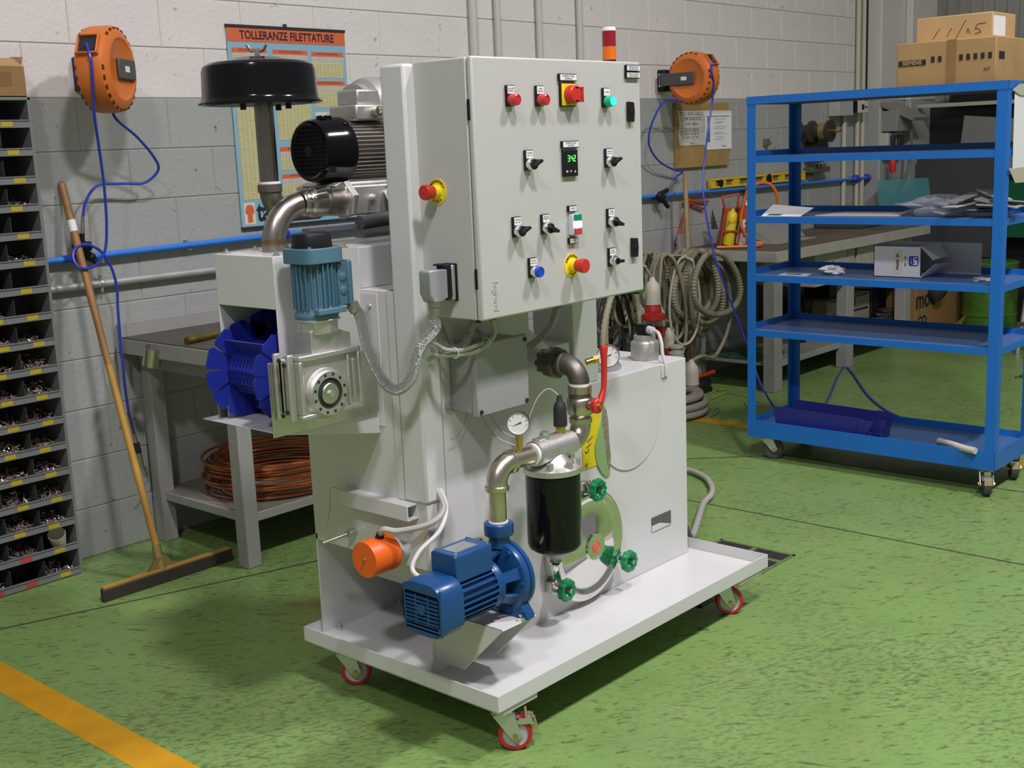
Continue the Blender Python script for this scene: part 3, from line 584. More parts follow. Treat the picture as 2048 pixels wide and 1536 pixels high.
def strip(cx, cy, w_, h, lines):
    c = dp(cx, cy); part('label_holder', MB().box(c.x-w_/2, c.x+w_/2, CY-.008, CY, c.z-h/2, c.z+h/2), BLACK, cab, bev=.001)
    part('label_strip', MB().box(c.x-w_/2+.003, c.x+w_/2-.002, CY-.0088, CY-.0078, c.z-h/2+.0022, c.z+h/2-.0022), PAPER, cab)
    for i, s in enumerate(lines): text('label_lettering', s, min(.0068, w_/len(s)*1.35), (c.x, CY-.0090, c.z+(len(lines)-1)*h*.16-i*h*.34), *NY, INK, cab, ext=.0001)
strip(931, 199, .072, .019, ('INTERRUTTORE', 'GENERALE'))
strip(1276, 150, .064, .0175, ('PRESSIONE ARIA', 'INSUFFICIENTE')); strip(1276, 187, .064, .0175, ('LIVELLO ACQUA', 'INSUFFICIENTE'))
strip(945, 553, .070, .0185, ('TEMPERATURA', 'LIQUIDO'))
# temperature controller
c = dp(945, 650); tw, th = .033, .032
tcx = c.x+.003
part('temperature_controller', MB().box(tcx-tw, tcx+tw-.006, CY-.009, CY, c.z-.036, c.z+.0335), BLACK, cab, bev=.002)
LD = mat('lit_digits', (.10, .95, .12), .4, emit=1.3)
SEG = {'3': 'abgcd', '4': 'fgbc', '2': 'abged'}
for i, ch in enumerate('342'):
    x0 = tcx-.0165+i*.0125; z0 = c.z+.003; w_, h_ = .0085, .0165; q = .0018
    dg = MB()
    for s in SEG[ch]:
        b = {'a': (0, w_, h_-q, h_), 'g': (0, w_, h_/2-q/2, h_/2+q/2), 'd': (0, w_, 0, q), 'b': (w_-q, w_, h_/2+q*.6, h_-q*1.1), 'c': (w_-q, w_, q*1.1, h_/2-q*.6), 'f': (0, q, h_/2+q*.6, h_-q*1.1), 'e': (0, q, q*1.1, h_/2-q*.6)}[s]
        dg.box(x0+b[0], x0+b[1], CY-.0097, CY-.0091, z0+b[2], z0+b[3])
    part('display_digit', dg, LD, cab, kind='stuff')
part('decimal_point', MB().box(tcx+.0065, tcx+.0082, CY-.0097, CY-.0091, c.z+.003, c.z+.0047), LD, cab)
GW = mat('grey_white_print', (.6, .62, .6), .5)
part('controller_key', MB().box(tcx-.024, tcx-.017, CY-.0098, CY-.0088, c.z-.025, c.z-.020), GW, cab)
part('controller_key', MB().prism([(tcx-.008, c.z-.020), (tcx-.001, c.z-.020), (tcx-.0045, c.z-.026)], 'xz', CY-.0098, CY-.0088), GW, cab)
part('controller_key', MB().prism([(tcx+.010, c.z-.026), (tcx+.017, c.z-.026), (tcx+.0135, c.z-.020)], 'xz', CY-.0098, CY-.0088), GW, cab)
# start / stop double button
strip(956, 893, .034, .0165, ('START',)); strip(960, 1062, .034, .0165, ('STOP',))
c = dp(966, 976); part('double_button_body', MB().box(c.x-.018, c.x+.014, CY-.016, CY, c.z-.028, c.z+.028), mat('pale_grey_plastic', (.55, .60, .65), .4), cab, bev=.002)
for z0, z1, m, nm in ((.010, .027, mat('green_button', (0, .25, .13), .35), 'start_button'), (-.027, -.010, mat('red_button', (.50, .05, .07), .35), 'stop_button'), (-.008, .008, mat('lit_white', (.75, .85, 1.0), .3, emit=4.0), 'lit_indicator')):
    part(nm, MB().box(c.x-.012, c.x+.0125, CY-.024, CY-.014, c.z+z0, c.z+z1), m, cab, bev=.0015)
# emergency stops
def estop(o, ax, R):
    o = V(o); ax = V(ax); rt, up = V(R[0]), V(R[1])
    d = part('emergency_plate', MB().lathe(o, ax, [(.0325, 0), (.0325, .0018)], 40), YEL, cab, label='yellow emergency stop ring')
    part('emergency_collar', MB().lathe(o, ax, [(.017, .0018), (.017, .02)], 24), YEL, cab)
    part('emergency_button', MB().lathe(o, ax, [(.0165, .018), (.017, .03), (.0195, .036), (.0195, .046), (.018, .049), (.0005, .050)], 32), RED, cab, label='red mushroom emergency button')
    for s, a0, a1 in (('EMERGENCY', 155, 25), ('STOP', 238, 302)):
        for i, ch in enumerate(s):
            a = math.radians(a0+(a1-a0)*i/(len(s)-1)); r_ = rt*math.cos(a)+up*math.sin(a)
            u = r_ if s[0] == 'E' else -r_
            text('ring_lettering', ch, .0098, o+ax*.0022+r_*.0262, u.cross(ax)*1, u, INK, cab, ext=.0001, bold=.0004)
estop(dp(962, 1193) + V((0, 0, 0)), (0,-1,0), NY)
estop((CX0, 2.219, 1.463), (-1,0,0), NX)
for cx, cy in ((1265, 381), (1286, 1098)):
    c = dp(cx, cy); part('door_lock', MB().prism([(c.x-.012, c.z-.026), (c.x+.010, c.z-.028), (c.x+.013, c.z), (c.x+.010, c.z+.026), (c.x-.012, c.z+.028)], 'xz', CY-.012, CY).lathe((c.x-.001, CY-.012, c.z), (0,-1,0), [(.007, 0), (.007, .002)], 16), BLACK, cab, bev=.003)
# multipole connector on the cabinet side
cy0, cz0 = 2.185, 1.235
part('connector_gasket', MB().box(CX0-.004, CX0, cy0-.024, cy0+.024, cz0-.048, cz0+.048), BLACK, cab, bev=.002)
part('connector_base', MB().box(CX0-.016, CX0-.004, cy0-.020, cy0+.022, cz0-.045, cz0+.045), ALU, cab, bev=.003)
part('connector_latch', MB().box(CX0-.034, CX0-.014, cy0-.018, cy0+.018, cz0-.042, cz0+.046).box(CX0-.045, CX0-.02, cy0-.004, cy0+.02, cz0+.044, cz0+.049), BLACK, cab, bev=.003)
part('connector_hood', MB().prism([(CX0-.032, cz0-.036), (CX0-.032, cz0+.036), (CX0-.090, cz0+.038), (CX0-.094, cz0+.034), (CX0-.094, cz0-.022), (CX0-.082, cz0-.044), (CX0-.055, cz0-.044)], 'xz', cy0-.019, cy0+.021), mat('grey_die_cast', (.36, .37, .38), .4, .3), cab, bev=.005, label='grey metal multipole plug')
for z in (-.038, .038): part('screw', MB().cyl((CX0-.016, cy0-.014, cz0+z), (CX0-.019, cy0-.014, cz0+z), .005, n=12), CHROME, cab)
gz = cz0-.044; gx = CX0-.068; gy = cy0
part('plug_gland', MB().hexa((gx, gy, gz), (0,0,-1), .017, .012).hexa((gx, gy, gz-.014), (0,0,-1), .0155, .018).cyl((gx, gy, gz-.03), (gx, gy, gz-.05), .012, n=16), NICK, cab)
def braided(name, pts, r=.0145, parent=None):
    P = spline(pts, 14); h = obj(name, MB().tube(P, r, 14), FLEX, parent or MC, label='braided steel flexible conduit')
    for k in range(14, len(P)-8, 17):       # blue tracer marks
        d = (P[k+1]-P[k]).normalized(); s = d.cross(CF).normalized(); e = d.cross(s).normalized()
        if e.dot(CF) > 0: e = -e
        a = P[k]+e*r*.82+s*r*.25*(1 if (k//17) % 2 else -1)
        obj('tracer_mark', MB().tube([a-s*.003-d*.003, a+s*.003+d*.003], .0022, 6), mat('tracer_blue', (.02, .20, .35), .5), h)
    return h
# --- conveyor housing on the left side
HX, HY0, HY1, HZ0, HZ1 = 1.88, 2.504, 2.757, 1.183, 1.318
hood = part('conveyor_housing', MB().box(HX, HX+.003, HY0, HY1, HZ0, HZ1).box(HX+.003, LX, HY0+.003, HY1-.003, HZ1-.003, HZ1).box(HX+.003, LX, HY0, HY0+.003, .8725, HZ1).box(HX+.003, LX, HY1-.003, HY1, .8725, HZ1).box(HX, HX+.003, HY0, HY0+.003, .8725, HZ0).box(HX, HX+.003, HY1-.003, HY1, .8725, HZ0).box(LX-.003, LX-.0008, HY0+.003, HY1-.003, .8725, 1.20), WHITE, bev=.0012, label='white sheet steel conveyor housing')
part('baffle', MB().add([(HX+.12, HY0+.003, 1.30), (HX+.12, HY1-.003, 1.30), (HX+.20, HY1-.003, 1.13), (HX+.20, HY0+.003, 1.13), (HX+.125, HY0+.003, 1.30), (HX+.125, HY1-.003, 1.30), (HX+.205, HY1-.003, 1.13), (HX+.205, HY0+.003, 1.13)], [(0,1,2,3), (7,6,5,4), (0,4,5,1), (1,5,6,2), (2,6,7,3), (3,7,4,0)]), mat('dark_grey_sheet', (.09, .10, .10), .5), hood)
part('upper_housing', MB().box(LX, 2.62, HY0, HY1, 1.205, HZ1), WHITE, bev=.003)
part('side_flange', MB().box(LX-.004, LX-.0005, 2.436, HY0+.01, .83, 1.196), WHITE, bev=.001)
for y, z in ((2.468, 1.159), (2.468, .909)): part('button_bolt', MB().ball((LX-.004, y, z), .009, 12, (.5, 1, 1)).hexa((LX-.007, y, z), (-1,0,0), .004, .002), ZINC)
part('button_bolt', MB().ball((1.985, HY0-.002, 1.075), .009, 12, (1, .5, 1)), ZINC)
for x, y in ((1.905, 2.735), (1.905, 2.52), (2.0, 2.737), (2.13, 2.52), (2.10, 2.735)): part('housing_bolt', MB().hexa((x, y, HZ1), (0,0,1), .009, .006).cyl((x, y, HZ1), (x, y, HZ1+.012), .004, n=8).lathe((x, y, HZ1), (0,0,1), [(.012, 0), (.012, .0015)], 14), ZINC)
PLZ = .872
part('outlet_plate', MB().box(1.835, LX, 2.458, 2.81, PLZ-.003, PLZ).prism([(1.838, PLZ-.003), (LX, PLZ-.003), (LX, PLZ-.062), (LX-.01, PLZ-.062)], 'xz', 2.458, 2.461), WHITE, bev=.001, label='white discharge plate with skirt')
part('side_guard', MB().box(1.865, LX, 2.775, 2.778, PLZ, .955), STEEL)
# modular belt on its end roller: slats with pin holes, side guards and flights
BXc, BZc, RB = 1.937, 1.002, .064
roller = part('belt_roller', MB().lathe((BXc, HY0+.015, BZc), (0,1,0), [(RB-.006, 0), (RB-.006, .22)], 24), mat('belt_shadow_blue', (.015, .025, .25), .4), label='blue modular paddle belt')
nS = 12
for i in range(nS):
    a = math.radians(i*30+8); ca, sa = math.cos(a), math.sin(a)
    q = MB(); q.M = Matrix(((ca, 0, -sa, BXc), (0, 1, 0, 0), (sa, 0, ca, BZc), (0,0,0,1)))
    q.box(RB-.006, RB-.001, HY0+.035, HY1-.035, -.016, .016)
    for k in range(12): q.box(RB-.001, RB+.0035, HY0+.04+k*.0146, HY0+.047+k*.0146, -.0155, .0155)
    q.box(RB-.001, RB+.0035, HY0+.035, HY1-.035, -.0175, -.0145).box(RB-.001, RB+.0035, HY0+.035, HY1-.035, -.0015, .0015).box(RB-.001, RB+.0035, HY0+.035, HY1-.035, .0145, .0175)
    part('belt_slat', q, BELT, roller)
    for y in (HY0+.016, HY1-.03):
        g = MB(); g.M = Matrix(((ca, 0, -sa, BXc), (0, 1, 0, 0), (sa, 0, ca, BZc), (0,0,0,1)))
        yy = y+(.004 if i % 2 else 0)
        g.add([(RB-.004,yy,-.0165),(RB-.004,yy,.0165),(RB+.058,yy,.030),(RB+.066,yy,.022),(RB+.068,yy,-.022),(RB+.058,yy,-.030)]+[(RB-.004,yy+.0035,-.0165),(RB-.004,yy+.0035,.0165),(RB+.058,yy+.0035,.030),(RB+.066,yy+.0035,.022),(RB+.068,yy+.0035,-.022),(RB+.058,yy+.0035,-.030)],
              [(0,1,2,3,4,5),(11,10,9,8,7,6)]+[(j, j+6, (j+1) % 6+6, (j+1) % 6) for j in range(6)])
        part('side_guard_plate', g, BELT, roller)
    if i in (4, 9):
        g = MB(); g.M = Matrix(((ca, 0, -sa, BXc), (0, 1, 0, 0), (sa, 0, ca, BZc), (0,0,0,1))); g.box(RB, RB+.05, HY0+.03, HY1-.035, -.002, .002); part('flight', g, BELT, roller)
for k in range(3):       # the upper run that climbs into the housing
    for y in (HY0+.016, HY1-.03):
        part('side_guard_plate', MB().prism([(BXc+.04+k*.05, BZc+RB+.01+k*.02), (BXc+.075+k*.05, BZc+RB+.02+k*.02), (BXc+.07+k*.05, BZc+RB+.09+k*.02), (BXc+.02+k*.05, BZc+RB+.075+k*.02)], 'xz', y, y+.0035), BELT, roller)
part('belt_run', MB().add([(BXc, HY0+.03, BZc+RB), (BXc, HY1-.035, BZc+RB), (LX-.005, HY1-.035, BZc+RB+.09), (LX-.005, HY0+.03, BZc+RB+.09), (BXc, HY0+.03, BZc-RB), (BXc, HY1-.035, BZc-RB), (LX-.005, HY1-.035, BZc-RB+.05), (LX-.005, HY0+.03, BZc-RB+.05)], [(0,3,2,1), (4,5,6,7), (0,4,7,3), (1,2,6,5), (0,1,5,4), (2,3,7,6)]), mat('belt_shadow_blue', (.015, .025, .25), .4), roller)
# stainless gear plate, worm gearbox, gear motor
GY = 2.452
part('gear_plate', MB().prism([(1.80, .870), (2.155, .870), (2.155, 1.045), (1.80, 1.062)], 'xz', GY-.003, GY), STEEL, bev=.001, label='stainless steel gear plate')
gb = part('worm_gearbox', MB().box(1.838, 2.012, 2.385, 2.448, .925, 1.075), ALU, bev=.008, label='cast aluminium worm gearbox')
gx, gzc = 1.918, .975
for (x0, x1, z0, z1) in ((1.832, 2.034, .918, .930), (1.832, 2.034, 1.066, 1.08), (1.832, 1.844, .930, 1.066), (2.022, 2.034, .930, 1.066)): part('gearbox_rim', MB().box(x0, x1, 2.366, 2.40, z0, z1), ALU, gb, bev=.003)
part('gearbox_face', MB().box(1.84, 2.03, 2.378, 2.39, .925, 1.07), ALU, gb)
part('bearing_boss', MB().lathe((gx, 2.385, gzc), (0,-1,0), [(.068, 0), (.062, .014), (.058, .022), (.056, .024), (.043, .024)], 40, False), ALU, gb)
part('flange_face', MB().ring((gx, 2.363, gzc), (0,-1,0), .056, .040, .004, 40), ZINC, gb)
for i in range(12):
    a = math.radians(15+30*i); part('tapped_hole', MB().cyl((gx+.049*math.cos(a), 2.3592, gzc+.049*math.sin(a)), (gx+.049*math.cos(a), 2.3582, gzc+.049*math.sin(a)), .0042, n=12), RUBBER, gb)
part('oil_seal', MB().lathe((gx, 2.366, gzc), (0,-1,0), [(.040, 0), (.040, .003), (.027, .003)], 36, False), RUBBER, gb)
part('shaft_cap', MB().lathe((gx, 2.366, gzc), (0,-1,0), [(.027, 0), (.027, .008), (.025, .010), (.0005, .010)], 32, False), STEEL, gb)
part('shaft_bolt', MB().hexa((gx, 2.357, gzc), (0,-1,0), .009, .006), ZINC, gb)
part('side_rib', MB().box(1.988, 1.994, 2.368, 2.38, .935, 1.062).box(2.004, 2.012, 2.369, 2.38, .945, 1.05), ALU, gb, bev=.002)
for dy in (0, .014, .028, .042):
    part('gearbox_side_rib', MB().box(1.822, 1.84, 2.395+dy, 2.401+dy, .93, 1.07), ALU, gb, bev=.002)
part('side_flange_plate', MB().box(1.812, 1.832, 2.437, 2.448, .915, 1.085).box(1.812, 1.832, 2.385, 2.396, .915, 1.085), ALU, gb, bev=.003)
for y, z in ((2.418, .93), (2.418, 1.07), (2.40, 1.06), (2.40, .94)): part('side_hole', MB().cyl((1.813, y, z), (1.809, y, z), .006, n=12), RUBBER, gb)
mx, my = 1.935, 2.412
part('motor_adapter', MB().box(mx-.048, mx+.035, my-.03, my+.035, 1.075, 1.135).prism([(mx+.03, 1.075), (mx+.085, 1.08), (mx+.085, 1.115), (mx+.03, 1.135)], 'xz', my-.025, my+.03).lathe((mx, my, 1.125), (0,0,1), [(.05, 0), (.052, .01), (.052, .03), (.06, .033), (.06, .037)], 8), ALU, gb, bev=.003)
gm = part('gear_motor', MB().lathe((mx, my, 1.162), (0,0,1), [(.054, 0), (.056, .004), (.056, .012), (.050, .022), (.047, .03), (.047, .15)], 32), BLUEM, label='grey blue vertical gear motor')
for i in range(24):
    a = 2*math.pi*i/24; q = MB(); q.M = Matrix.Translation((mx, my, 0)) @ Matrix.Rotation(a, 4, 'Z'); q.box(.045, .057, -.0015, .0015, 1.188, 1.30)
    part('cooling_fin', q, BLUEM, gm)
part('fin_base', MB().box(mx-.045, mx+.045, my-.066, my-.045, 1.176, 1.19), BLUEM, gm, bev=.002)
for dx in (-.038, -.005, .03): part('screw', MB().ball((mx+dx, my-.062, 1.192), .005, 8), CHROME, gm)
A = rsq(.060, .027); part('motor_collar', MB().prism([(mx+p[0], my+p[1]) for p in A], 'xy', 1.302, 1.34), BLUEM, gm, bev=.002)
part('fan_cap', MB().lathe((mx, my, 1.34), (0,0,1), [(.051, 0), (.051, .004), (.048, .03), (.045, .036), (.03, .038), (.0005, .038)], 36, False), BLACK, gm)
for dx, dy in ((-.046, -.046), (.046, -.046)): part('screw', MB().ball((mx+dx, my+dy, 1.342), .005, 8), CHROME, gm)
part('terminal_box', MB().box(mx+.040, mx+.070, my-.045, my+.042, 1.19, 1.298), BLUEM, gm, bev=.003)
part('terminal_cover', MB().box(mx+.071, mx+.087, my-.048, my+.045, 1.186, 1.303).box(mx+.087, mx+.098, my-.035, my+.032, 1.20, 1.29), BLUEM, gm, bev=.006)
for z in (1.228, 1.262): part('blank_plug', MB().lathe((mx+.055, my-.045, z), (0,-1,0), [(.0115, 0), (.0115, .002), (.009, .004), (.0005, .005)], 18), BLUEM, gm)
g0 = V((mx+.082, my-.040, 1.19)); gd = V((.40, -.30, -.87)).normalized()
part('motor_gland', MB().hexa(g0, gd, .018, .014).cyl(g0+gd*.012, g0+gd*.022, .0155, n=16), NICK, gm)
e0 = g0+gd*.022
braided('motor_conduit', [e0-gd*.012, e0+gd*.02, at(738, 705, y=2.335), at(762, 756, y=2.31), at(792, 780, y=2.275), at(822, 756, y=2.24), at(838, 700, y=2.215), (gx_ := (CX0-.068), gy, gz-.07), (gx_, gy, gz-.045)])
# --- air pipes and filter above the hood
SX, SY = 1.995, 2.645
part('suction_bend', MB().cyl((SX, SY, HZ1), (SX, SY, HZ1+.03), .033, n=28).tube(arc((SX+.10, SY, HZ1+.02), (-1,0,0), (0,0,1), .10, 0, 84, 16), .0315, 24), STAIN, label='large stainless suction bend')
part('weld_band', MB().ring((SX, SY, HZ1+.018), (0,0,1), .0335, .03, .014), mat('weld_tint', (.32, .22, .12), .4, .9, var=.3, vs=40))
cx_ = SX+.10
part('cam_coupling', MB().lathe((cx_-.005, SY, HZ1+.12), (1,0,0), [(.0315, 0), (.036, .006), (.036, .02), (.034, .022), (.038, .026), (.040, .04), (.040, .075), (.036, .08), (.034, .10), (.0335, .16)], 32), STAIN, label='stainless cam lock coupling')
part('cam_lever', MB().tube([(cx_+.075, SY-.043, HZ1+.15), (cx_+.05, SY-.05, HZ1+.158), (cx_+.01, SY-.052, HZ1+.152)], .007, 8), CHROME)
part('cam_ring', MB().tube(arc((cx_-.004, SY-.054, HZ1+.145), (1,0,0), (0,0,1), .017, 0, 350, 24), .0018, 8), CHROME)
part('blower_flange', MB().lathe((cx_+.145, SY, HZ1+.12), (1,0,0), [(.052, 0), (.055, .003), (.055, .018)], 6), ALU)
QX, QY = 2.052, 2.72
part('filter_elbow', MB().tube(arc((QX+.06, QY, 1.475), (-1,0,0), (0,0,-1), .06, -5, 95, 12), .029, 22).lathe((QX, QY, 1.47), (0,0,1), [(.029, 0), (.033, .003), (.033, .022), (.028, .025)], 28).cyl((QX+.06, QY, 1.415), (QX+.16, QY, 1.415), .027), CAST, label='dark pipe elbow')
part('sealing_tape', MB().ring((QX, QY, 1.494), (0,0,1), .030, .022, .006), PAPER)
part('filter_pipe', MB().cyl((QX, QY, 1.49), (QX, QY, 1.712), .0255, n=28), mat('dark_steel_pipe', (.30, .27, .23), .28, 1, var=.15, vs=6), label='vertical steel filter pipe')
FCX, FCY = QX-.008, QY
af = part('air_filter_cover', MB().lathe((FCX, FCY, 1.706), (0,0,1), [(.150, .004), (.163, 0), (.164, .004), (.156, .012), (.153, .02), (.150, .085), (.146, .098), (.134, .106), (.118, .109), (.10, .108), (.06, .120), (.0005, .124)], 64, False), GLOSSB, label='gloss black round air filter cover')
part('filter_base', MB().lathe((FCX, FCY, 1.704), (0,0,1), [(.0005, 0), (.135, 0), (.14, .006), (.14, .03)], 48, False), BLACK, af)
part('filter_element', MB().lathe((FCX, FCY, 1.711), (0,0,1), [(.138, 0), (.148, .0005)], 48, False), PAPER, af)
part('wing_nut', MB().cyl((FCX, FCY, 1.828), (FCX, FCY, 1.848), .008, n=12).tube([(FCX, FCY, 1.84), (FCX+.013, FCY-.010, 1.846), (FCX+.020, FCY-.016, 1.86)], .004, 8).tube([(FCX, FCY, 1.84), (FCX-.013, FCY+.010, 1.846), (FCX-.020, FCY+.016, 1.86)], .004, 8).lathe((FCX, FCY, 1.824), (0,0,1), [(.03, 0), (.012, .008)], 20), CHROME, af)
for a in (200, 290, 20): part('base_nut', MB().cyl((FCX+.085*math.cos(math.radians(a)), FCY+.085*math.sin(math.radians(a)), 1.704), (FCX+.085*math.cos(math.radians(a)), FCY+.085*math.sin(math.radians(a)), 1.690), .008, n=8), BLACK, af)
# --- vacuum blower: fan cowl, finned motor, terminal box, manifold
bx0, by, bz = 2.205, 2.735, 1.577
cow = part('blower_fan_cowl', MB().lathe((bx0, by, bz), (1,0,0), [(.070, .004), (.078, 0), (.084, .004), (.089, .02), (.092, .07), (.094, .075), (.094, .105), (.09, .108)], 48, False), GLOSSB, label='gloss black fan cowl')
part('cowl_inner', MB().lathe((bx0+.03, by, bz), (1,0,0), [(.085, 0), (.085, .004)], 32), RUBBER, cow)
gr_ = MB()
for i in range(-6, 7):
    h_ = math.sqrt(max(0, .074**2-(i*.0115)**2))
    gr_.box(bx0+.003, bx0+.006, by+i*.0115-.0016, by+i*.0115+.0016, bz-h_, bz+h_).box(bx0+.003, bx0+.006, by-h_, by+h_, bz+i*.0115-.0016, bz+i*.0115+.0016)
part('cowl_grille', gr_, BLACK, cow)
part('grille_hub', MB().cyl((bx0+.006, by, bz), (bx0+.001, by, bz), .016), BLACK, cow)
part('cowl_clip', MB().box(bx0+.03, bx0+.07, by-.03, by-.005, bz+.085, bz+.097).box(bx0+.08, bx0+.10, by-.068, by-.058, bz+.06, bz+.075), GLOSSB, cow, bev=.003)
bm = part('blower_motor', MB().lathe((bx0+.105, by, bz), (1,0,0), [(.074, 0), (.074, .26)], 40), mat('motor_bronze_grey', (.38, .35, .31), .35, .6), label='grey finned blower motor')
for i in range(44):
    a = 2*math.pi*i/44; q = MB(); q.M = Matrix.Translation((0, by, bz)) @ Matrix.Rotation(a, 4, 'X'); q.box(bx0+.108, bx0+.36, .072, .086, -.0014, .0014)
    part('cooling_fin', q, MATS['motor_bronze_grey'], bm)
part('blower_terminal_box', MB().box(bx0+.13, bx0+.25, by-.065, by+.055, bz+.08, bz+.125).box(bx0+.15, bx0+.235, by-.05, by+.04, bz+.125, bz+.168), ALU, bm, bev=.006)
part('box_gland', MB().cyl((bx0+.20, by-.065, bz+.105), (bx0+.20, by-.085, bz+.105), .015, n=12), NICK, bm)
braided('blower_conduit', [(bx0+.20, by-.082, bz+.105), (bx0+.25, by-.11, bz+.11), (bx0+.33, by-.13, bz+.10), (bx0+.42, by-.14, bz+.06)], .011)
part('blower_housing', MB().lathe((2.46, 2.83, 1.70), (1,0,0), [(.05, 0), (.07, .004), (.07, .03), (.085, .04), (.09, .06), (.09, .09), (.07, .10), (.07, .115), (.09, .12), (.09, .2)], 36), mat('grey_casting', (.40, .39, .36), .5, .4, var=.1), label='grey cast blower housing')
part('manifold', MB().box(bx0+.03, 2.60, 2.62, 2.84, 1.395, 1.478).prism([(bx0+.02, 1.478), (2.60, 1.478), (2.60, 1.488), (bx0+.05, 1.488)], 'xz', 2.66, 2.82), ALU, bev=.01, label='cast aluminium manifold block')
part('manifold_neck', MB().cyl((2.40, 2.62, 1.43), (2.44, 2.565, 1.465), .034, n=24).lathe((2.41, 2.61, 1.44), (.04, -.055, .035), [(.04, 0), (.042, .003), (.042, .012), (.04, .015)], 24), ALU)
part('rubber_hose', MB().tube(spline([(2.437, 2.57, 1.462), (2.47, 2.53, 1.49), (2.52, 2.50, 1.55), (2.56, 2.50, 1.62)], 6), .037, 18), RUBBER, label='thick black rubber hose')
part('manifold_boss', MB().cyl((2.33, 2.62, 1.44), (2.33, 2.60, 1.44), .012, .008, 14), ALU)
DG = mat('dark_grey_sheet', (.09, .10, .10), .5)
part('blower_rail', MB().prism([(2.08, 1.36), (2.62, 1.36), (2.62, 1.372), (2.08, 1.372)], 'xz', 2.60, 2.63).box(2.24, 2.62, 2.56, 2.60, 1.335, 1.345), DG, label='dark grey blower support rail')
part('rail_leg', MB().box(2.42, 2.47, 2.58, 2.62, 1.318, 1.37), BLACK)
part('exhaust_pipe', MB().cyl((2.26, 2.60, 1.375), (2.62, 2.60, 1.392), .02), DG)
part('solenoid_coil', MB().prism([(2.285, 1.245), (2.325, 1.262), (2.355, 1.235), (2.37, 1.20), (2.335, 1.195)], 'xz', 2.40, 2.435), BLACK, bev=.003)
part('solenoid_screw', MB().cyl((2.298, 2.40, 1.24), (2.298, 2.396, 1.24), .007, n=12), CHROME)
part('solenoid_valve', MB().ball((2.375, 2.42, 1.285), .030, 14, (1, 1, 1.2)).cyl((2.375, 2.42, 1.20), (2.375, 2.42, 1.26), .016), BRASS, label='brass solenoid valve')
part('regulator', MB().box(2.37, 2.43, 2.52, 2.58, 1.32, 1.375), BLACK, bev=.004)
# --- conduits and cables below the cabinet
for x in (2.285, 2.345, 2.62): part('cabinet_gland', MB().cyl((x, 2.19, CZ0), (x, 2.19, CZ0-.022), .0145, n=14), BLACK, cab)
braided('loop_conduit', [(2.215, 2.30, 1.16), at(880, 655, y=2.26), at(893, 684, y=2.24), at(913, 696, y=2.22), at(934, 683, y=2.20), at(943, 655, y=2.19), (2.285, 2.19, CZ0-.015)], .0105)
cable('grey_cable', [at(858, 719, y=2.27), at(870, 712, y=2.23), at(907, 709, y=2.19), at(948, 704, y=2.18), at(973, 688, y=2.18), at(989, 665, y=2.185), (2.345, 2.19, CZ0-.015)], .0072)
cable('grey_cable', [at(858, 682, y=2.27), at(873, 689, y=2.23), at(893, 699, y=2.19), at(925, 700, y=2.178), at(955, 690, y=2.178), at(968, 680, y=2.20), at(950, 655, y=2.26)], .0055)
braided('right_conduit', [(2.62, 2.19, CZ0-.015), at(1106, 640, y=2.20), at(1090, 665, y=2.22), at(1065, 688, y=2.24), at(1040, 700, y=2.26), at(1020, 706, y=2.28)], .0105)
for x_, y_ in ((910, 714), (972, 693)): part('cable_tie', MB().tube(arc(at(x_, y_-8, y=2.185), (0,1,0), (0,0,1), .014, 0, 340, 14), .0012, 6), PAPER)
cable('grey_cable', [(2.66, 2.36, 1.14), (2.60, 2.33, 1.06), (2.56, 2.31, 1.0)], .008)
# signal beacon on the cabinet roof
bc = (2.83, 2.145)
part('beacon_base', MB().cyl((*bc, CZ1), (*bc, CZ1+.010), .019, n=24), BLACK)
part('beacon_lens', MB().lathe((*bc, CZ1+.010), (0,0,1), [(.0195, 0), (.0195, .036)], 28), mat('amber_lens', (.75, .16, .01), .15, coat=.5), label='amber signal beacon lens')
part('beacon_lens', MB().lathe((*bc, CZ1+.047), (0,0,1), [(.0195, 0), (.0195, .042)], 28), mat('red_beacon_lens', (.28, .01, .02), .15, coat=.5), label='red signal beacon lens')
part('beacon_cap', MB().lathe((*bc, CZ1+.089), (0,0,1), [(.0195, 0), (.0195, .006), (.018, .010), (.0005, .011)], 28, False), PAPER)
# ================================================================ left part of the hall
BING = mat('bin_cabinet_grey', (.17, .175, .175), .5, var=.06)
bx_0, bx_1, by0, by1, bt = 1.78, 2.208, 4.30, 4.45, 1.812
bins = thing('bin_cabinet', 'tall grey steel bin cabinet full of screws at the left edge', 'cabinet', (1.99, 4.37, 0))
B('side_wall', bx_1-.012, bx_1, by0, by1, 0, bt, BING, bins); B('side_wall', bx_0, bx_0+.012, by0, by1, 0, bt, BING, bins)
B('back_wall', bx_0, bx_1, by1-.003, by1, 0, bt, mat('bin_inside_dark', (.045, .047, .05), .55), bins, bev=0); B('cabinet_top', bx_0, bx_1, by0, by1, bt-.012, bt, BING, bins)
LABY = mat('yellow_label', (.42, .33, .02), .5); LABR = mat('red_label', (.50, .05, .04), .5)
BOLT = mat('zinc_screws', (.62, .53, .46), .3, .8, var=.3, vs=40)
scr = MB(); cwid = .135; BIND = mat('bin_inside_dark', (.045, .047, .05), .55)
dividers = {}
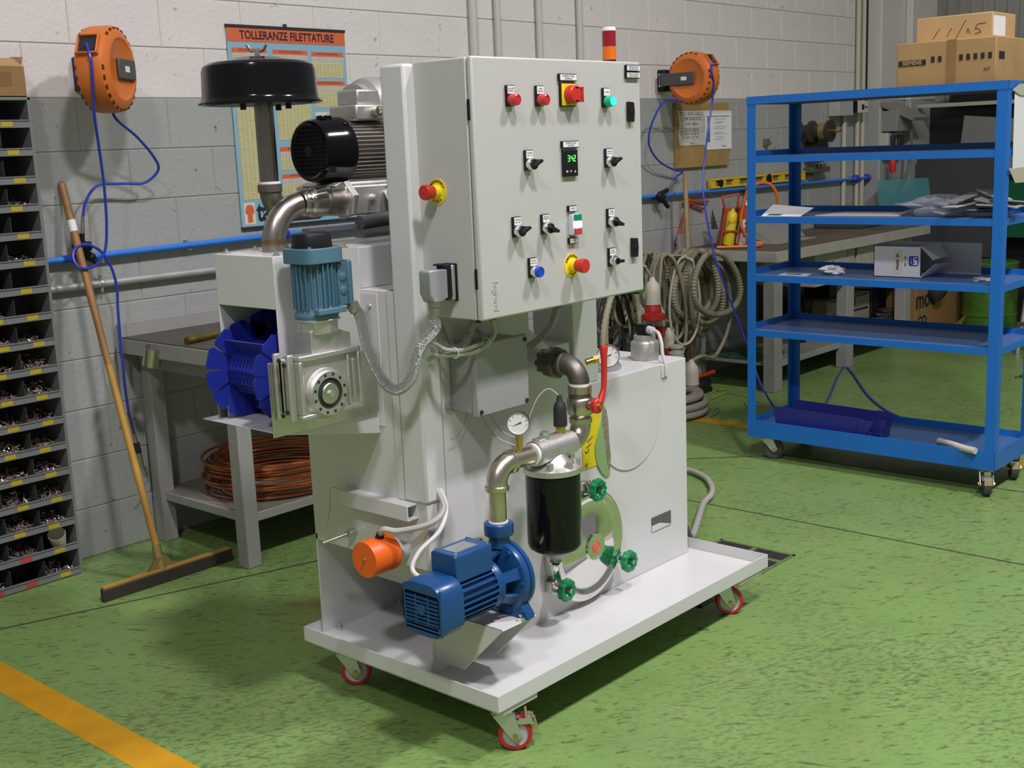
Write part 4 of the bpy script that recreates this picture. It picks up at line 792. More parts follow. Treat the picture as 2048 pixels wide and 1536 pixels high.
for r in range(18):
    z0 = .004+r*.1
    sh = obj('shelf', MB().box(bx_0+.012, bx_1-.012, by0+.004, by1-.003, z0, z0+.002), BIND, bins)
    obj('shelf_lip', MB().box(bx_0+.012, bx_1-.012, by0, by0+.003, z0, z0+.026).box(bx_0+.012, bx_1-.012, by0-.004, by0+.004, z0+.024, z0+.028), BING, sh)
    xo = bx_1-.012-(cwid if r < 13 else .112)*(1 if r % 3 else 1.02)
    k = 0
    while xo > bx_0+.05:
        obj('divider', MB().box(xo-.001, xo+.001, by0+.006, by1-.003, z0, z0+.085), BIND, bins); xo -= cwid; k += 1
    xl = bx_1-.012-.062-.012*((r*7) % 3)
    while xl > bx_0+.03:
        obj('bin_label', MB().box(xl-.022, xl+.022, by0-.0012, by0+.0002, z0+.004, z0+.022), LABR if r < 2 and xl < bx_1-.1 else LABY, bins); xl -= cwid
    full = [random.random() for _ in range(3)]
    for cidx in range(3):
        x1 = bx_1-.016-cidx*cwid; x0 = x1-cwid+.006
        if full[cidx] < .28 or r >= 17 or (r == 1 and cidx == 0): continue
        for _ in range(int(110+120*full[cidx])):
            px_, py_ = random.uniform(x0+.012, x1-.012), random.uniform(by0+.008, by1-.02)
            pz_ = z0+.004+random.random()*(.018+.026*full[cidx])*(.5+(py_-by0)/.15)
            d = V((random.gauss(0, 1), random.gauss(0, 1), random.gauss(0, .5))).normalized()*random.uniform(.006, .012)
            p = V((px_, py_, pz_)); scr.cyl(p-d, p+d, random.uniform(.0018, .003), n=4)
so = obj('loose_screws', scr, BOLT, label='loose screws and bolts heaped in the bins', cat='screws', kind='stuff', smooth=False)
cup = obj('torn_cup', MB().lathe((2.145, 4.345, .125), (-.35, -.45, 1), [(.026, 0), (.034, .06), (.033, .06), (.025, .002)], 20, False), mat('ivory_plastic', (.62, .58, .45), .6), label='torn ivory plastic cup lying in a low bin', cat='cup')
CARD = mat('cardboard', (.40, .25, .10), .75, var=.12, vs=6)
CARDD = mat('cardboard_brown', (.26, .15, .05), .75, var=.1, vs=6)
cb = thing('open_carton', 'small open cardboard box on top of the bin cabinet', 'box', (2.05, 4.38, 1.812))
B('carton_wall', 1.86, 2.20, 4.305, 4.31, 1.813, 1.92, CARDD, cb, bev=0); B('carton_wall', 2.196, 2.20, 4.31, 4.44, 1.813, 1.92, CARDD, cb, bev=0); B('carton_wall', 1.86, 2.20, 4.436, 4.44, 1.813, 1.93, CARDD, cb, bev=0); B('carton_floor', 1.86, 2.20, 4.305, 4.44, 1.813, 1.816, CARDD, cb, bev=0)
obj('carton_flap', MB().add([(1.87, 4.31, 1.92), (2.195, 4.31, 1.92), (2.19, 4.36, 1.95), (1.88, 4.36, 1.942), (1.87, 4.311, 1.923), (2.195, 4.311, 1.923), (2.19, 4.361, 1.953), (1.88, 4.361, 1.945)], [(0,3,2,1), (4,5,6,7), (0,1,5,4), (1,2,6,5), (2,3,7,6), (3,0,4,7)]), CARD, cb)
obj('carton_flap', MB().add([(2.197, 4.32, 1.92), (2.197, 4.43, 1.92), (2.215, 4.43, 1.962), (2.212, 4.33, 1.955), (2.199, 4.32, 1.92), (2.199, 4.43, 1.92), (2.217, 4.43, 1.962), (2.214, 4.33, 1.955)], [(0,3,2,1), (4,5,6,7), (0,1,5,4), (1,2,6,5), (2,3,7,6), (3,0,4,7)]), CARD, cb)
obj('printed_square', MB().box(2.04, 2.15, 4.3042, 4.3052, 1.85, 1.90), mat('carton_print', (.20, .11, .035), .8), cb)
# squeegee leaning on the wall
WOODH = mat('worn_wood_handle', (.32, .16, .05), .5, var=.35, vs=5)
sq = thing('floor_squeegee', 'floor squeegee with long wooden handle leaning on the wall', 'squeegee', (2.365, 3.95, 0))
WOODL = mat('wood_handle_light', (.50, .28, .05), .5, var=.2, vs=5)
h0, h1 = V((2.340, 3.955, .075)), V((2.366, 4.435, 1.49)); hm = h0.lerp(h1, .52)
obj('handle', MB().cyl(h0, hm, .0135, .014, 16), WOODL, sq); obj('handle_upper', MB().cyl(hm, h1, .014, .0155, 16).ball(h1, .0155, 12), WOODH, sq)
obj('paper_band', MB().cyl(h0.lerp(h1, .875), h0.lerp(h1, .905), .0158, n=16), PAPER, sq)
obj('rubber_blade', MB().box(2.083, 2.646, 3.928, 3.952, .0, .048), mat('brown_black_rubber', (.035, .027, .022), .6), sq, bev=.004)
obj('blade_channel', MB().box(2.09, 2.64, 3.934, 3.958, .040, .054), WOODL, sq)
obj('socket', MB().cyl((2.340, 3.951, .05), h0+(h1-h0).normalized()*.07, .018, .017, 16).prism([(2.28, .052), (2.40, .052), (2.36, .10), (2.32, .10)], 'xz', 3.945, 3.957), mat('brass_sheet', (.50, .38, .16), .4, .8), sq)
# air pipe with couplings, grey conduit, vertical conduits
ap = thing('air_pipe', 'blue compressed air pipe running along the block wall', 'pipe', (5.8, 4.42, 1.2))
APZ = [(1.9, 1.203), (2.27, 1.207), (3.27, 1.22), (6.14, 1.228), (9.58, 1.203)]
obj('pipe_run', MB().tube([(x, 4.42, z) for x, z in APZ], .0125, 14), PIPEB, ap)
def apz(x):
    for (a, za), (b, zb) in zip(APZ, APZ[1:]):
        if a <= x <= b: return za+(zb-za)*(x-a)/(b-a)
    return 1.2
for x in (2.39,): obj('pipe_joint', MB().cyl((x-.06, 4.42, apz(x)), (x+.04, 4.42, apz(x)), .0155, n=16), mat('blue_joint', (.015, .06, .42), .35), ap)
for x in (3.37, 7.36, 8.98, 9.16, 9.42):
    obj('pipe_union', MB().lathe((x-.045, 4.42, apz(x)), (1,0,0), [(.014, 0), (.026, .008), (.03, .02), (.03, .036), (.022, .04), (.022, .05), (.03, .054), (.03, .07), (.026, .082), (.014, .09)], 18), mat('blue_union', (.02, .035, .36), .35), ap)
obj('pipe_union', MB().lathe((9.50, 4.42, apz(9.5)), (1,0,0), [(.014, 0), (.032, .02), (.032, .06), (.014, .09)], 18), BLACK, ap)
for x in (2.9, 4.6, 6.9, 8.2): obj('pipe_clip', MB().box(x-.01, x+.01, 4.42, 4.452, apz(x)-.02, apz(x)+.02), GREYM, ap)
cg = thing('wall_conduit', 'galvanised conduit clamped low on the wall above the left bench', 'conduit', (3.2, 4.43, 1.098))
obj('conduit_tube', MB().cyl((2.2, 4.43, 1.097), (4.6, 4.43, 1.10), .0155, n=16), mat('galvanised', (.45, .46, .43), .45, .4, var=.15), cg)
obj('pipe_clamp', MB().ring((2.475, 4.43, 1.098), (1,0,0), .020, .015, .012, 16).box(2.475, 2.487, 4.43, 4.452, 1.09, 1.106).box(2.476, 2.486, 4.42, 4.435, 1.115, 1.132).box(2.476, 2.486, 4.42, 4.435, 1.064, 1.082), ZINC, cg)
CONW = mat('conduit_wall_white', (.52, .50, .46), .5)
for i, x in enumerate((4.70, 4.885, 5.222, 5.575)):
    obj('vertical_conduit', MB().cyl((x, 4.43, .94), (x, 4.43, 3.1), .019 if i else .024, n=14), CONW, label=('leftmost', 'second', 'third', 'rightmost')[i]+' of four white vertical conduits on the wall above the cabinet', cat='conduit', group='vertical conduits behind the machine')
# poster
PB = mat('poster_blue', (.23, .43, .52), .5)
po = thing('thread_chart_poster', 'blue and orange thread tolerance chart hanging on the wall', 'poster', (3.51, 4.44, 1.26))
pw0, pw1, pz0, pz1 = 3.188, 3.842, 1.262, 2.118
def pu(u): return pw0+(pw1-pw0)*u
def pv(v): return pz1-(pz1-pz0)*v
PYF = 4.444
obj('poster_sheet', MB().box(pw0, pw1, PYF, PYF+.002, pz0, pz1), PB, po, smooth=False)
obj('hanging_rail', MB().box(pw0-.003, pw1+.003, PYF-.005, PYF+.005, pz1-.005, pz1+.006).cyl((pu(.48), PYF, pz1+.004), (pu(.48), PYF, pz1+.018), .008), RUBBER, po)
obj('bottom_rail', MB().box(pw0-.002, pw1+.002, PYF-.004, PYF+.004, pz0-.008, pz0+.004), RUBBER, po)
PO = mat('poster_orange', (.62, .13, .05), .5)
obj('title_strip', MB().box(pw0, pw1, PYF-.0012, PYF, pv(.075), pv(.008)), PO, po, smooth=False)
text('title_lettering', 'TOLLERANZE FILETTATURE', .049, (pu(.5), PYF-.0016, pv(.043)), *NY, INK, po, ext=.0002, bold=.0012, sx=.86)
def chart_mat(name, col, lc, sx, sz):
    m = bpy.data.materials.new(name); m.use_nodes = True; N = m.node_tree.nodes; L = m.node_tree.links
    tc = N.new('ShaderNodeTexCoord'); sep = N.new('ShaderNodeSeparateXYZ'); cmb = N.new('ShaderNodeCombineXYZ'); L.new(tc.outputs['Object'], sep.inputs[0]); L.new(sep.outputs[0], cmb.inputs[0]); L.new(sep.outputs[2], cmb.inputs[1])
    b = N.new('ShaderNodeTexBrick'); b.offset = 0; b.inputs['Scale'].default_value = 1; b.inputs['Brick Width'].default_value = sx; b.inputs['Row Height'].default_value = sz; b.inputs['Mortar Size'].default_value = .0011
    b.inputs['Color1'].default_value = (*col, 1); b.inputs['Color2'].default_value = (*[k*.88 for k in col], 1); b.inputs['Mortar'].default_value = (*lc, 1)
    L.new(cmb.outputs[0], b.inputs['Vector']); L.new(b.outputs[0], N['Principled BSDF'].inputs['Base Color']); N['Principled BSDF'].inputs['Roughness'].default_value = .55
    return m
CH1 = chart_mat('chart_cream', (.60, .57, .30), (.33, .32, .14), .022, .0085); CH2 = chart_mat('chart_head', (.58, .56, .46), (.35, .33, .27), .016, .007); POC = mat('poster_cream', (.66, .64, .48), .5)
for u0, u1, v0, v1, hd, sub in ((.03, .31, .105, .86, 'FILETTATURA METRICA ISO', 1), (.36, .655, .108, .565, 'FILETTATURA TRAPEZOIDALE', 1), (.69, .975, .112, .245, 'FILETTATURA GAS CILINDRICA', 1), (.69, .975, .262, .40, 'FILETTATURA WHITWORTH BSW', 1), (.36, .655, .60, .72, 'FILETTATURA UNIFICATA', 1), (.36, .655, .74, .86, 'FILETTATURA UNC UNF', 1), (.69, .975, .585, .72, 'FILETTATURA', 1), (.69, .975, .74, .86, 'FILETTATURA', 1)):
    obj('table_header', MB().box(pu(u0), pu(u1), PYF-.0012, PYF, pv(v0+.024), pv(v0)), PO, po, smooth=False)
    text('header_lettering', hd, .0115, (pu((u0+u1)/2), PYF-.0015, pv(v0+.010)), *NY, INK, po, ext=.0001, sx=.8)
    obj('table_columns', MB().box(pu(u0), pu(u1), PYF-.0011, PYF, pv(v0+.055), pv(v0+.024)), CH2, po, smooth=False)
    obj('table_rows', MB().box(pu(u0), pu(u1), PYF-.0010, PYF, pv(v1), pv(v0+.055)), CH1, po, smooth=False)
obj('diagram_panel', MB().box(pu(.69), pu(.975), PYF-.0010, PYF, pv(.565), pv(.425)), POC, po, smooth=False)
dz = pv(.505); obj('diagram_thread', MB().prism([(pu(.82), pv(.445)), (pu(.93), pv(.445)), (pu(.93), pv(.465)), (pu(.91), pv(.495)), (pu(.89), pv(.465)), (pu(.872), pv(.495)), (pu(.855), pv(.465)), (pu(.838), pv(.495)), (pu(.82), pv(.465))], 'xz', PYF-.0016, PYF-.001), mat('poster_bright_blue', (.03, .28, .55), .5), po, smooth=False)
text('diagram_lettering', 'TOLLERANZE', .009, (pu(.83), PYF-.0014, pv(.433)), *NY, INK, po, ext=.0001)
obj('logo_panel', MB().box(pu(.025), pu(.115), PYF-.0012, PYF, pv(.985), pv(.875)), POC, po, smooth=False)
obj('logo_tap', MB().prism([(pu(u), pv(v)) for u, v in ((.05,.975),(.09,.975),(.09,.935),(.108,.925),(.105,.905),(.092,.885),(.052,.885),(.036,.905),(.033,.925),(.05,.935))], 'xz', PYF-.0018, PYF-.0012), PO, po, smooth=False)
text('logo_lettering', 'tam', .125, (pu(.13), PYF-.0016, pv(.925)), *NY, INK, po, align='LEFT', ext=.0002, bold=.0035, sx=.72)
# left bench
TOPD = mat('dark_bench_top', (.075, .068, .052), .55, var=.2, vs=5); BENG = mat('bench_grey', (.31, .31, .285), .5, var=.06)
lb = thing('workbench', 'grey steel workbench behind the machine with copper tube below', 'bench', (3.5, 4.1, 0))
B('bench_top', 2.545, 4.60, 3.74, 4.44, .868, .873, TOPD, lb, bev=0); B('top_frame', 2.54, 4.60, 3.735, 4.442, .808, .868, BENG, lb); B('upstand', 2.54, 4.60, 4.425, 4.445, .868, .93, BENG, lb)
for x, y in ((2.615, 3.785), (2.615, 4.36), (4.45, 3.785), (4.45, 4.36)): B('leg', x, x+.065, y, y+.065, 0, .81, BENG, lb, bev=.004)
B('brace', 2.615, 2.64, 3.85, 4.36, .74, .80, BENG, lb); B('lower_shelf', 2.645, 4.52, 3.80, 4.42, .205, .212, mat('shelf_linoleum', (.20, .185, .15), .6, var=.15), lb, bev=0); B('shelf_edge', 2.635, 4.52, 3.79, 3.80, .178, .213, BENG, lb); B('shelf_edge', 2.635, 2.645, 3.80, 4.42, .178, .213, BENG, lb)
obj('pipe_ring', MB().lathe(at(303, 730, x=2.53), (.05, -.30, 1), [(.036, 0), (.036, .075), (.033, .075), (.033, 0), (.036, 0)], 28, False), STEEL, lb, label='short steel tube end fixed to the bench edge')
obj('brass_rod', MB().cyl(at(373, 682, z=.887), at(448, 665, z=.887), .014, n=18).cyl(at(377, 681, z=.887), at(385, 679.5, z=.887), .0155, n=18), mat('dull_brass', (.25, .19, .05), .45, .9, var=.3, vs=30), label='dull brass rod lying on the left bench top', cat='rod')
COP = mat('copper_tube', (.66, .27, .12), .3, 1, var=.2, vs=10)
pts = []; ccx, ccy = 3.02, 4.08
for k in range(20):
    r_ = .30+random.uniform(-.045, .025); ox, oy = random.uniform(-.015, .015), random.uniform(-.012, .012); zz = .22+k*.0068
    for i in range(36):
        a = 2*math.pi*i/36; pts.append(V((ccx+ox+r_*math.cos(a), ccy+oy+r_*.92*math.sin(a), zz+i/36*.0068+.007*math.sin(a*1+k))))
obj('copper_coil', MB().tube(spline(pts[::3], 3), .0056, 7), COP, label='loose coil of copper tube on the lower bench shelf', cat='tube coil')
# hose reels
def reel(name, label, c, nrm, mouth, bracket, short=False):
    c = V(c); n_ = V(nrm).normalized(); t_ = thing(name, label, 'hose reel', c-V((0, 0, .16)), 'hose reels on the wall')
    up = V((0,0,1)); rt = up.cross(n_).normalized()
    obj('reel_housing', MB().lathe(c, n_, [(.0005, -.058), (.105, -.058), (.113, -.064), (.135, -.060), (.153, -.046), (.157, -.03), (.157, .030), (.153, .046), (.135, .060), (.113, .064), (.105, .058), (.0005, .058)], 56, False), REELO, t_)
    for i in range(26):
        a = 2*math.pi*i/26
        d = rt*math.cos(a)+up*math.sin(a)
        if d.dot(V(mouth).normalized()) > .93: continue
        for s in (-1, 1):
            q = MB(); e = n_.cross(d); q.M = Matrix(((d.x, e.x, n_.x, c.x), (d.y, e.y, n_.y, c.y), (d.z, e.z, n_.z, c.z), (0,0,0,1)))
            q.box(.135, .1508, -.008, .008, s*.050-.004, s*.050+.004); obj('vent_slot', q, mat('slot_dark_orange', (.10, .022, .006), .7), t_)
    m = V(mouth).normalized(); e = n_.cross(m)
    q = MB(); q.M = Matrix(((m.x, e.x, n_.x, c.x), (m.y, e.y, n_.y, c.y), (m.z, e.z, n_.z, c.z), (0,0,0,1)))
    h_ = .040
    q.box(.12, .172, -h_, -h_+.006, -h_, h_).box(.12, .172, h_-.006, h_, -h_, h_).box(.12, .172, -h_, h_, -h_, -h_+.006).box(.12, .172, -h_, h_, h_-.006, h_)
    obj('hose_mouth', q, REELO, t_, bev=.003)
    q = MB(); q.M = Matrix(((m.x, e.x, n_.x, c.x), (m.y, e.y, n_.y, c.y), (m.z, e.z, n_.z, c.z), (0,0,0,1))); q.box(.150, .160, -h_+.004, h_-.004, -h_+.004, h_-.004); obj('mouth_opening', q, RUBBER, t_)
    bk = V(bracket); bd = (bk-c); bd.z = 0; bl = bd.length; bd = bd.normalized()
    if short: bl = .125; bd = V((-n_.y, n_.x, 0)); obj('swing_arm', MB().tube([c-n_*.05, V(bracket)-V((0, .03, 0))], .02, 10), ZINC, t_)
    DGR = mat('reel_arm_grey', (.075, .075, .072), .5)
    for s in (1, -1):
        q = MB(); q.M = Matrix(((bd.x, 0, n_.x, c.x), (bd.y, 0, n_.y, c.y), (0, 1, 0, c.z), (0,0,0,1)))
        q.box(-.045, bl-.02, -.037, .037, s*.066-.006, s*.066+.006); obj('reel_arm', q, DGR, t_, bev=.004)
    q = MB(); q.M = Matrix(((bd.x, 0, n_.x, c.x), (bd.y, 0, n_.y, c.y), (0, 1, 0, c.z), (0,0,0,1))); q.box(.045-.04, .045, -.011, .011, .072, .0728); obj('arm_plate', q, PAPER, t_)
    if not short:
        q = MB(); q.M = Matrix(((bd.x, 0, n_.x, c.x), (bd.y, 0, n_.y, c.y), (0, 1, 0, c.z), (0,0,0,1))); q.box(bl-.03, bl-.02, -.04, .04, -.072, .072).box(bl-.025, bl-.005, .03, .036, -.06, .06).box(bl-.025, bl-.005, -.036, -.03, -.06, .06); obj('swing_yoke', q, ZINC, t_)
    obj('wall_bracket', MB().box(bk.x-.03, bk.x+.045, bk.y-.03, 4.455, bk.z-.065, bk.z+.065), BLACK, t_, bev=.006)
    return t_, c+m*.172
r1, m1 = reel('hose_reel', 'orange hose reel at the left, seen from its rim', (2.465, 4.20, 1.905), (.60, -.80, 0), (-.70, -.52, .50), (2.50, 4.43, 1.905), True)
def H(pts, y): return [at(px_/2.56, py_/2.56, y=(y if not isinstance(y, (list, tuple)) else y[min(i, len(y)-1)])) for i, (px_, py_) in enumerate(pts)]
obj('air_hose', MB().tube(spline([m1]+H([(468, 330), (480, 560), (505, 740), (533, 950), (546, 1150), (536, 1290), (480, 1365), (410, 1370), (375, 1320), (390, 1270), (450, 1253), (520, 1290), (570, 1370), (598, 1470), (604, 1590), (622, 1800), (642, 2000), (660, 2115)], [4.08, 4.14, 4.2, 4.25, 4.28, 4.29, 4.30, 4.31, 4.33, 4.34, 4.34, 4.33, 4.33, 4.34, 4.35, 4.36, 4.37, 4.37]), 7), .0055, 9), HOSEB, r1)
obj('air_hose', MB().tube(spline([(2.49, 4.23, 1.76)]+H([(600, 615), (700, 700), (785, 800), (810, 870), (740, 935), (620, 940), (500, 950), (440, 1030), (424, 1115)], [4.24, 4.27, 4.31, 4.34, 4.37, 4.38, 4.385, 4.39, 4.395]), 7), .0055, 9), HOSEB, r1)
obj('hose_fitting', MB().tube(H([(424, 1110), (424, 1160)], 4.395), .006, 10).tube(H([(424, 1160), (425, 1205)], 4.395), .008, 10), NICK, r1)
gun = thing('air_blow_gun', 'metal air blow gun hanging on the blue hose behind the squeegee', 'blow gun', at(280, 960, y=4.37))
obj('hose_spring', MB().tube(H([(658, 2110), (686, 2220)], 4.37), .0068, 10), mat('spring_violet', (.10, .10, .20), .4, .5), gun)
obj('gun_swivel', MB().tube(H([(686, 2220), (697, 2266)], 4.37), .009, 10), NICK, gun); obj('gun_grip', MB().tube(H([(697, 2266), (710, 2318)], 4.37), .0125, 10), RUBBER, gun)
obj('gun_body', MB().tube(H([(710, 2318), (726, 2380), (748, 2440)], 4.37), .009, 10, rad=[.011, .009, .007]).tube(H([(726, 2380), (757, 2408), (758, 2460), (706, 2514)], 4.37), .0025, 8), STEEL, gun)
def manifold(name, label, px_, py_, y):
    c = at(px_, py_, y=y); t_ = thing(name, label, 'air coupling', c, 'air couplings on the blue pipe')
    obj('manifold_body', MB().ball(c, .024, 16).cyl(c-V((.03,0,0)), c+V((.03,0,0)), .018, n=16).cyl(c+V((0,.02,0)), c+V((0,.06,0)), .014, n=12), BLACK, t_)
    return c, t_
c, t_ = manifold('pipe_tap', 'black ball tap on the blue pipe behind the squeegee handle', 166, 493, 4.385)
obj('tap_stem', MB().cyl(c+V((0, 0, .02)), c+V((0, 0, .05)), .0105, n=12), BLACK, t_)
obj('tap_outlet', MB().cyl(c, c+V((.025, 0, -.04)), .014, n=12).ball(c+V((.03, 0, -.045)), .019, 12).cyl(c+V((.03, 0, -.045)), c+V((.05, -.01, -.075)), .012, n=12), BLACK, t_)
obj('tap_tip', MB().cyl(c+V((.055, -.02, -.058)), c+V((.065, -.03, -.06)), .008, n=12), CHROME, t_)
# ================================================================ right part of the hall
r2, m2 = reel('hose_reel', 'orange hose reel right of the cabinet, face turned to the viewer', (6.385, 4.205, 1.925), (-1, 0, 0), (0, -.80, .62), (6.385, 4.43, 1.925))
R_ = lambda pts, y: [at(*p, y=(y if not isinstance(y, (list, tuple)) else y[min(i, len(y)-1)])) for i, p in enumerate(pts)]
obj('air_hose', MB().tube(spline([(6.385, 4.25, 1.78)]+R_([(1333, 200), (1310, 232), (1298, 270), (1301, 298), (1318, 322), (1342, 337), (1365, 344)], [4.27, 4.3, 4.33, 4.35, 4.37, 4.39, 4.395])+R_([(1354, 352), (1347, 364)], 4.395), 7), .0062, 9), HOSEB, r2)
fl_pts = [at(*p, z=.008) for p in ((1560, 828), (1600, 850), (1640, 825), (1660, 790), (1678, 748), (1691, 733), (1706, 748), (1740, 795), (1790, 830), (1860, 848), (1950, 866), (2010, 900))]
obj('air_hose', MB().tube(spline([m2]+R_([(1423, 141), (1427, 165), (1425, 200), (1416, 260), (1409, 320), (1406, 370), (1411, 420), (1424, 490), (1440, 545), (1470, 625), (1500, 705), (1522, 770)], [4.04, 4.05, 4.07, 4.07, 4.05, 4.03, 4.0, 3.95, 3.90, 3.84, 3.76, 3.68])+fl_pts, 8), .0062, 9), HOSEB, r2)
obj('hose_fitting', MB().tube(R_([(1347, 364), (1335, 380)], 4.395), .010, 10), NICK, r2)
c, t_ = manifold('pipe_tap', 'black double tap on the blue pipe beside the cabinet', 1321, 394, 4.39)
obj('tap_outlet', MB().tube([c+V((.0, 0, .02)), at(1334, 380, y=4.39)], .014, 12), BLACK, t_); obj('tap_outlet', MB().tube([c, at(1336, 414, y=4.385)], .014, 12).ball(c, .034, 14, (1, .6, 1.1)), BLACK, t_)
# notice board with two sheets
PLY = mat('plywood', (.36, .235, .08), .6, var=.15, vs=3)
nb = obj('notice_board', MB().box(6.52, 7.14, 4.428, 4.448, 1.385, 1.793), PLY, bev=.002, label='plywood notice board hanging below the right hose reel', cat='notice board')
def sheet_mat(name, col, lc, w_, h_, ms):
    return chart_mat(name, col, lc, w_, h_)
n1 = thing('handwritten_sheet', 'cream sheet with handwritten table pinned on the notice board', 'paper', (6.69, 4.426, 1.525))
CREAM = mat('cream_paper', (.66, .65, .55), .7)
obj('sheet', MB().prism([(6.535, 1.742), (6.835, 1.742), (6.838, 1.526), (6.555, 1.526), (6.54, 1.60), (6.553, 1.66)], 'xz', 4.4255, 4.4275), CREAM, n1, smooth=False)
PEN = mat('pen_ink', (.12, .12, .13), .7)
for z in (1.70, 1.685, 1.632, 1.612): obj('ruled_line', MB().box(6.555, 6.83, 4.4250, 4.4256, z, z+.0018), PEN, n1, smooth=False)
for x in (6.625, 6.72): obj('ruled_line', MB().box(x, x+.0018, 4.4250, 4.4256, 1.53, 1.705), PEN, n1, smooth=False)
text('handwriting', 'PEZZI  ASTA  GALLO', .034, (6.688, 4.4248, 1.723), *NY, PEN, n1, ext=.0001, sx=.85)
for z, s in ((1.692, '1 TUBO   GIT GAP   R.T. 10'), (1.66, 'CORTE   2 Alluminio'), (1.622, 'GIORNI DI CONSEGNA'), (1.598, 'PANNE  TUBI  FER  PRE'), (1.575, 'LAMA  C  OTT  TRE'), (1.538, 'Firme')): text('handwriting', s, .020, (6.692, 4.4248, z), *NY, PEN, n1, ext=.0001, sx=.8)
n2 = thing('printed_sheet', 'white printed sheet with colour bar pinned on the notice board', 'paper', (6.99, 4.424, 1.495))
obj('sheet', MB().box(6.838, 7.165, 4.4235, 4.4255, 1.492, 1.722), PAPER, n2, smooth=False); obj('sheet_back', MB().box(6.83, 7.17, 4.4258, 4.4272, 1.71, 1.742), CREAM, n2, smooth=False)
for z0, z1, cl in ((1.66, 1.70, (.25, .08, .08)), (1.62, 1.66, (.30, .30, .08)), (1.58, 1.62, (.12, .12, .30)), (1.54, 1.58, (.06, .25, .12))): obj('colour_bar', MB().box(6.872, 6.9, 4.4228, 4.4236, z0, z1), mat('bar_%d' % int(z0*100), cl, .6), n2, smooth=False)
obj('print_line', MB().box(6.855, 7.14, 4.4228, 4.4236, 1.703, 1.708), PEN, n2, smooth=False)
LG = mat('light_print', (.42, .42, .42), .7)
for i, z in enumerate((1.685, 1.668, 1.66, 1.638, 1.625, 1.60, 1.59, 1.57, 1.555)): obj('print_line', MB().box(6.95+.02*(i % 2), 7.10-.025*(i % 3), 4.4228, 4.4236, z, z+.0045), LG, n2, smooth=False)
text('handwriting', 'Firma', .022, (7.07, 4.4226, 1.512), *NY, PEN, n2, ext=.0001)
# wooden stick, frame saws, spirit level, hooks
BROOM = mat('broom_stick_wood', (.42, .30, .15), .6, var=.15, vs=4)
obj('wooden_stick', MB().cyl((6.43, 4.27, 0), (6.42, 4.30, 1.355), .0145, n=14), BROOM, label='pale wooden broom stick standing among the hanging cables', cat='stick')
SAWR = mat('saw_red', (.50, .07, .025), .45)
s1 = thing('frame_saw', 'red frame hacksaw hanging on the wall behind the stick', 'saw', (6.57, 4.43, .91))
obj('saw_frame', MB().tube([(6.66, 4.43, 1.17), (6.60, 4.43, 1.09), (6.50, 4.43, .915), (6.56, 4.43, .905)], .007, 8).tube([(6.66, 4.43, 1.17), (6.64, 4.43, 1.05), (6.56, 4.43, .905)], .005, 8), SAWR, s1); obj('saw_blade', MB().prism([(6.60, 1.08), (6.61, 1.08), (6.535, .91), (6.525, .91)], 'xz', 4.429, 4.431), STEEL, s1)
s2 = thing('red_pliers', 'red handled long pliers hanging beside the frame saw', 'pliers', (6.78, 4.43, 1.13))
obj('handle', MB().tube(R_([(1376, 398), (1385, 402), (1394, 401), (1417, 403)], 4.43), .008, 8), SAWR, s2); obj('handle', MB().tube(R_([(1377, 403), (1390, 411), (1408, 418)], 4.43), .009, 8), SAWR, s2); obj('jaw', MB().tube(R_([(1367, 407), (1377, 400)], 4.43), .010, 8), SAWR, s2)
obj('set_square', MB().prism([(6.93, 1.10), (7.02, .93), (6.98, .915), (6.95, .92)], 'xz', 4.428, 4.434), mat('dark_steel_plate', (.10, .10, .10), .5, .5), label='dark steel set square leaning on the wall behind the hose', cat='set square')
lv_ = thing('spirit_level', 'long yellow spirit level resting on the blue air pipe', 'level', (7.53, 4.42, 1.24))
lz0, lz1 = 1.238, 1.302; YL = mat('level_yellow', (.66, .46, .02), .4)
lx0, lx1 = 6.885, 8.15
obj('level_body', MB().box(lx0, lx1, 4.405, 4.435, lz0, lz0+.014).box(lx0, lx1, 4.405, 4.435, lz1-.012, lz1), YL, lv_, bev=.002)
xs_ = [lx0, 6.965, 7.02, 7.09, 7.16, 7.26, 7.36, 7.45, 7.56, 7.70, 7.78, 7.87, 7.96, 8.05, lx1]
for k in range(0, len(xs_)-1, 2): obj('level_web', MB().box(xs_[k]+(0 if k == 0 else .0), xs_[k+1]-.02, 4.408, 4.432, lz0+.01, lz1-.01), YL, lv_)
obj('level_web', MB().box(8.02, lx1, 4.408, 4.432, lz0+.01, lz1-.01), YL, lv_)
obj('level_back', MB().box(lx0+.01, lx1-.01, 4.424, 4.430, lz0+.01, lz1-.01), mat('level_recess', (.20, .16, .10), .6), lv_)
for x in (7.0, 7.62, 7.98): obj('level_vial', MB().lathe((x, 4.404, (lz0+lz1)/2), (0,-1,0), [(.034 if x == 7.62 else .024, 0), (.034 if x == 7.62 else .024, .005)], 20), BLACK, lv_)
obj('wall_hook', MB().box(7.62, 7.665, 4.42, 4.452, 1.50, 1.545).cyl((7.64, 4.42, 1.512), (7.64, 4.40, 1.515), .012, n=10), mat('hook_bronze', (.22, .19, .14), .5, .5), label='small metal clip on the wall beyond the notice board', cat='hook')
rk = thing('tool_holder', 'small metal tool holder with pegs above the blue pipe', 'holder', (8.44, 4.43, 1.25))
RK = mat('holder_bronze', (.14, .125, .09), .5, .4)
obj('holder_bar', MB().box(8.20, 8.48, 4.38, 4.45, 1.285, 1.325).box(8.23, 8.28, 4.41, 4.45, 1.22, 1.29), RK, rk, bev=.004)
for i in range(4): obj('holder_peg', MB().cyl((8.26+i*.055, 4.40, 1.32), (8.26+i*.055, 4.40, 1.345), .009, n=8), RK, rk)
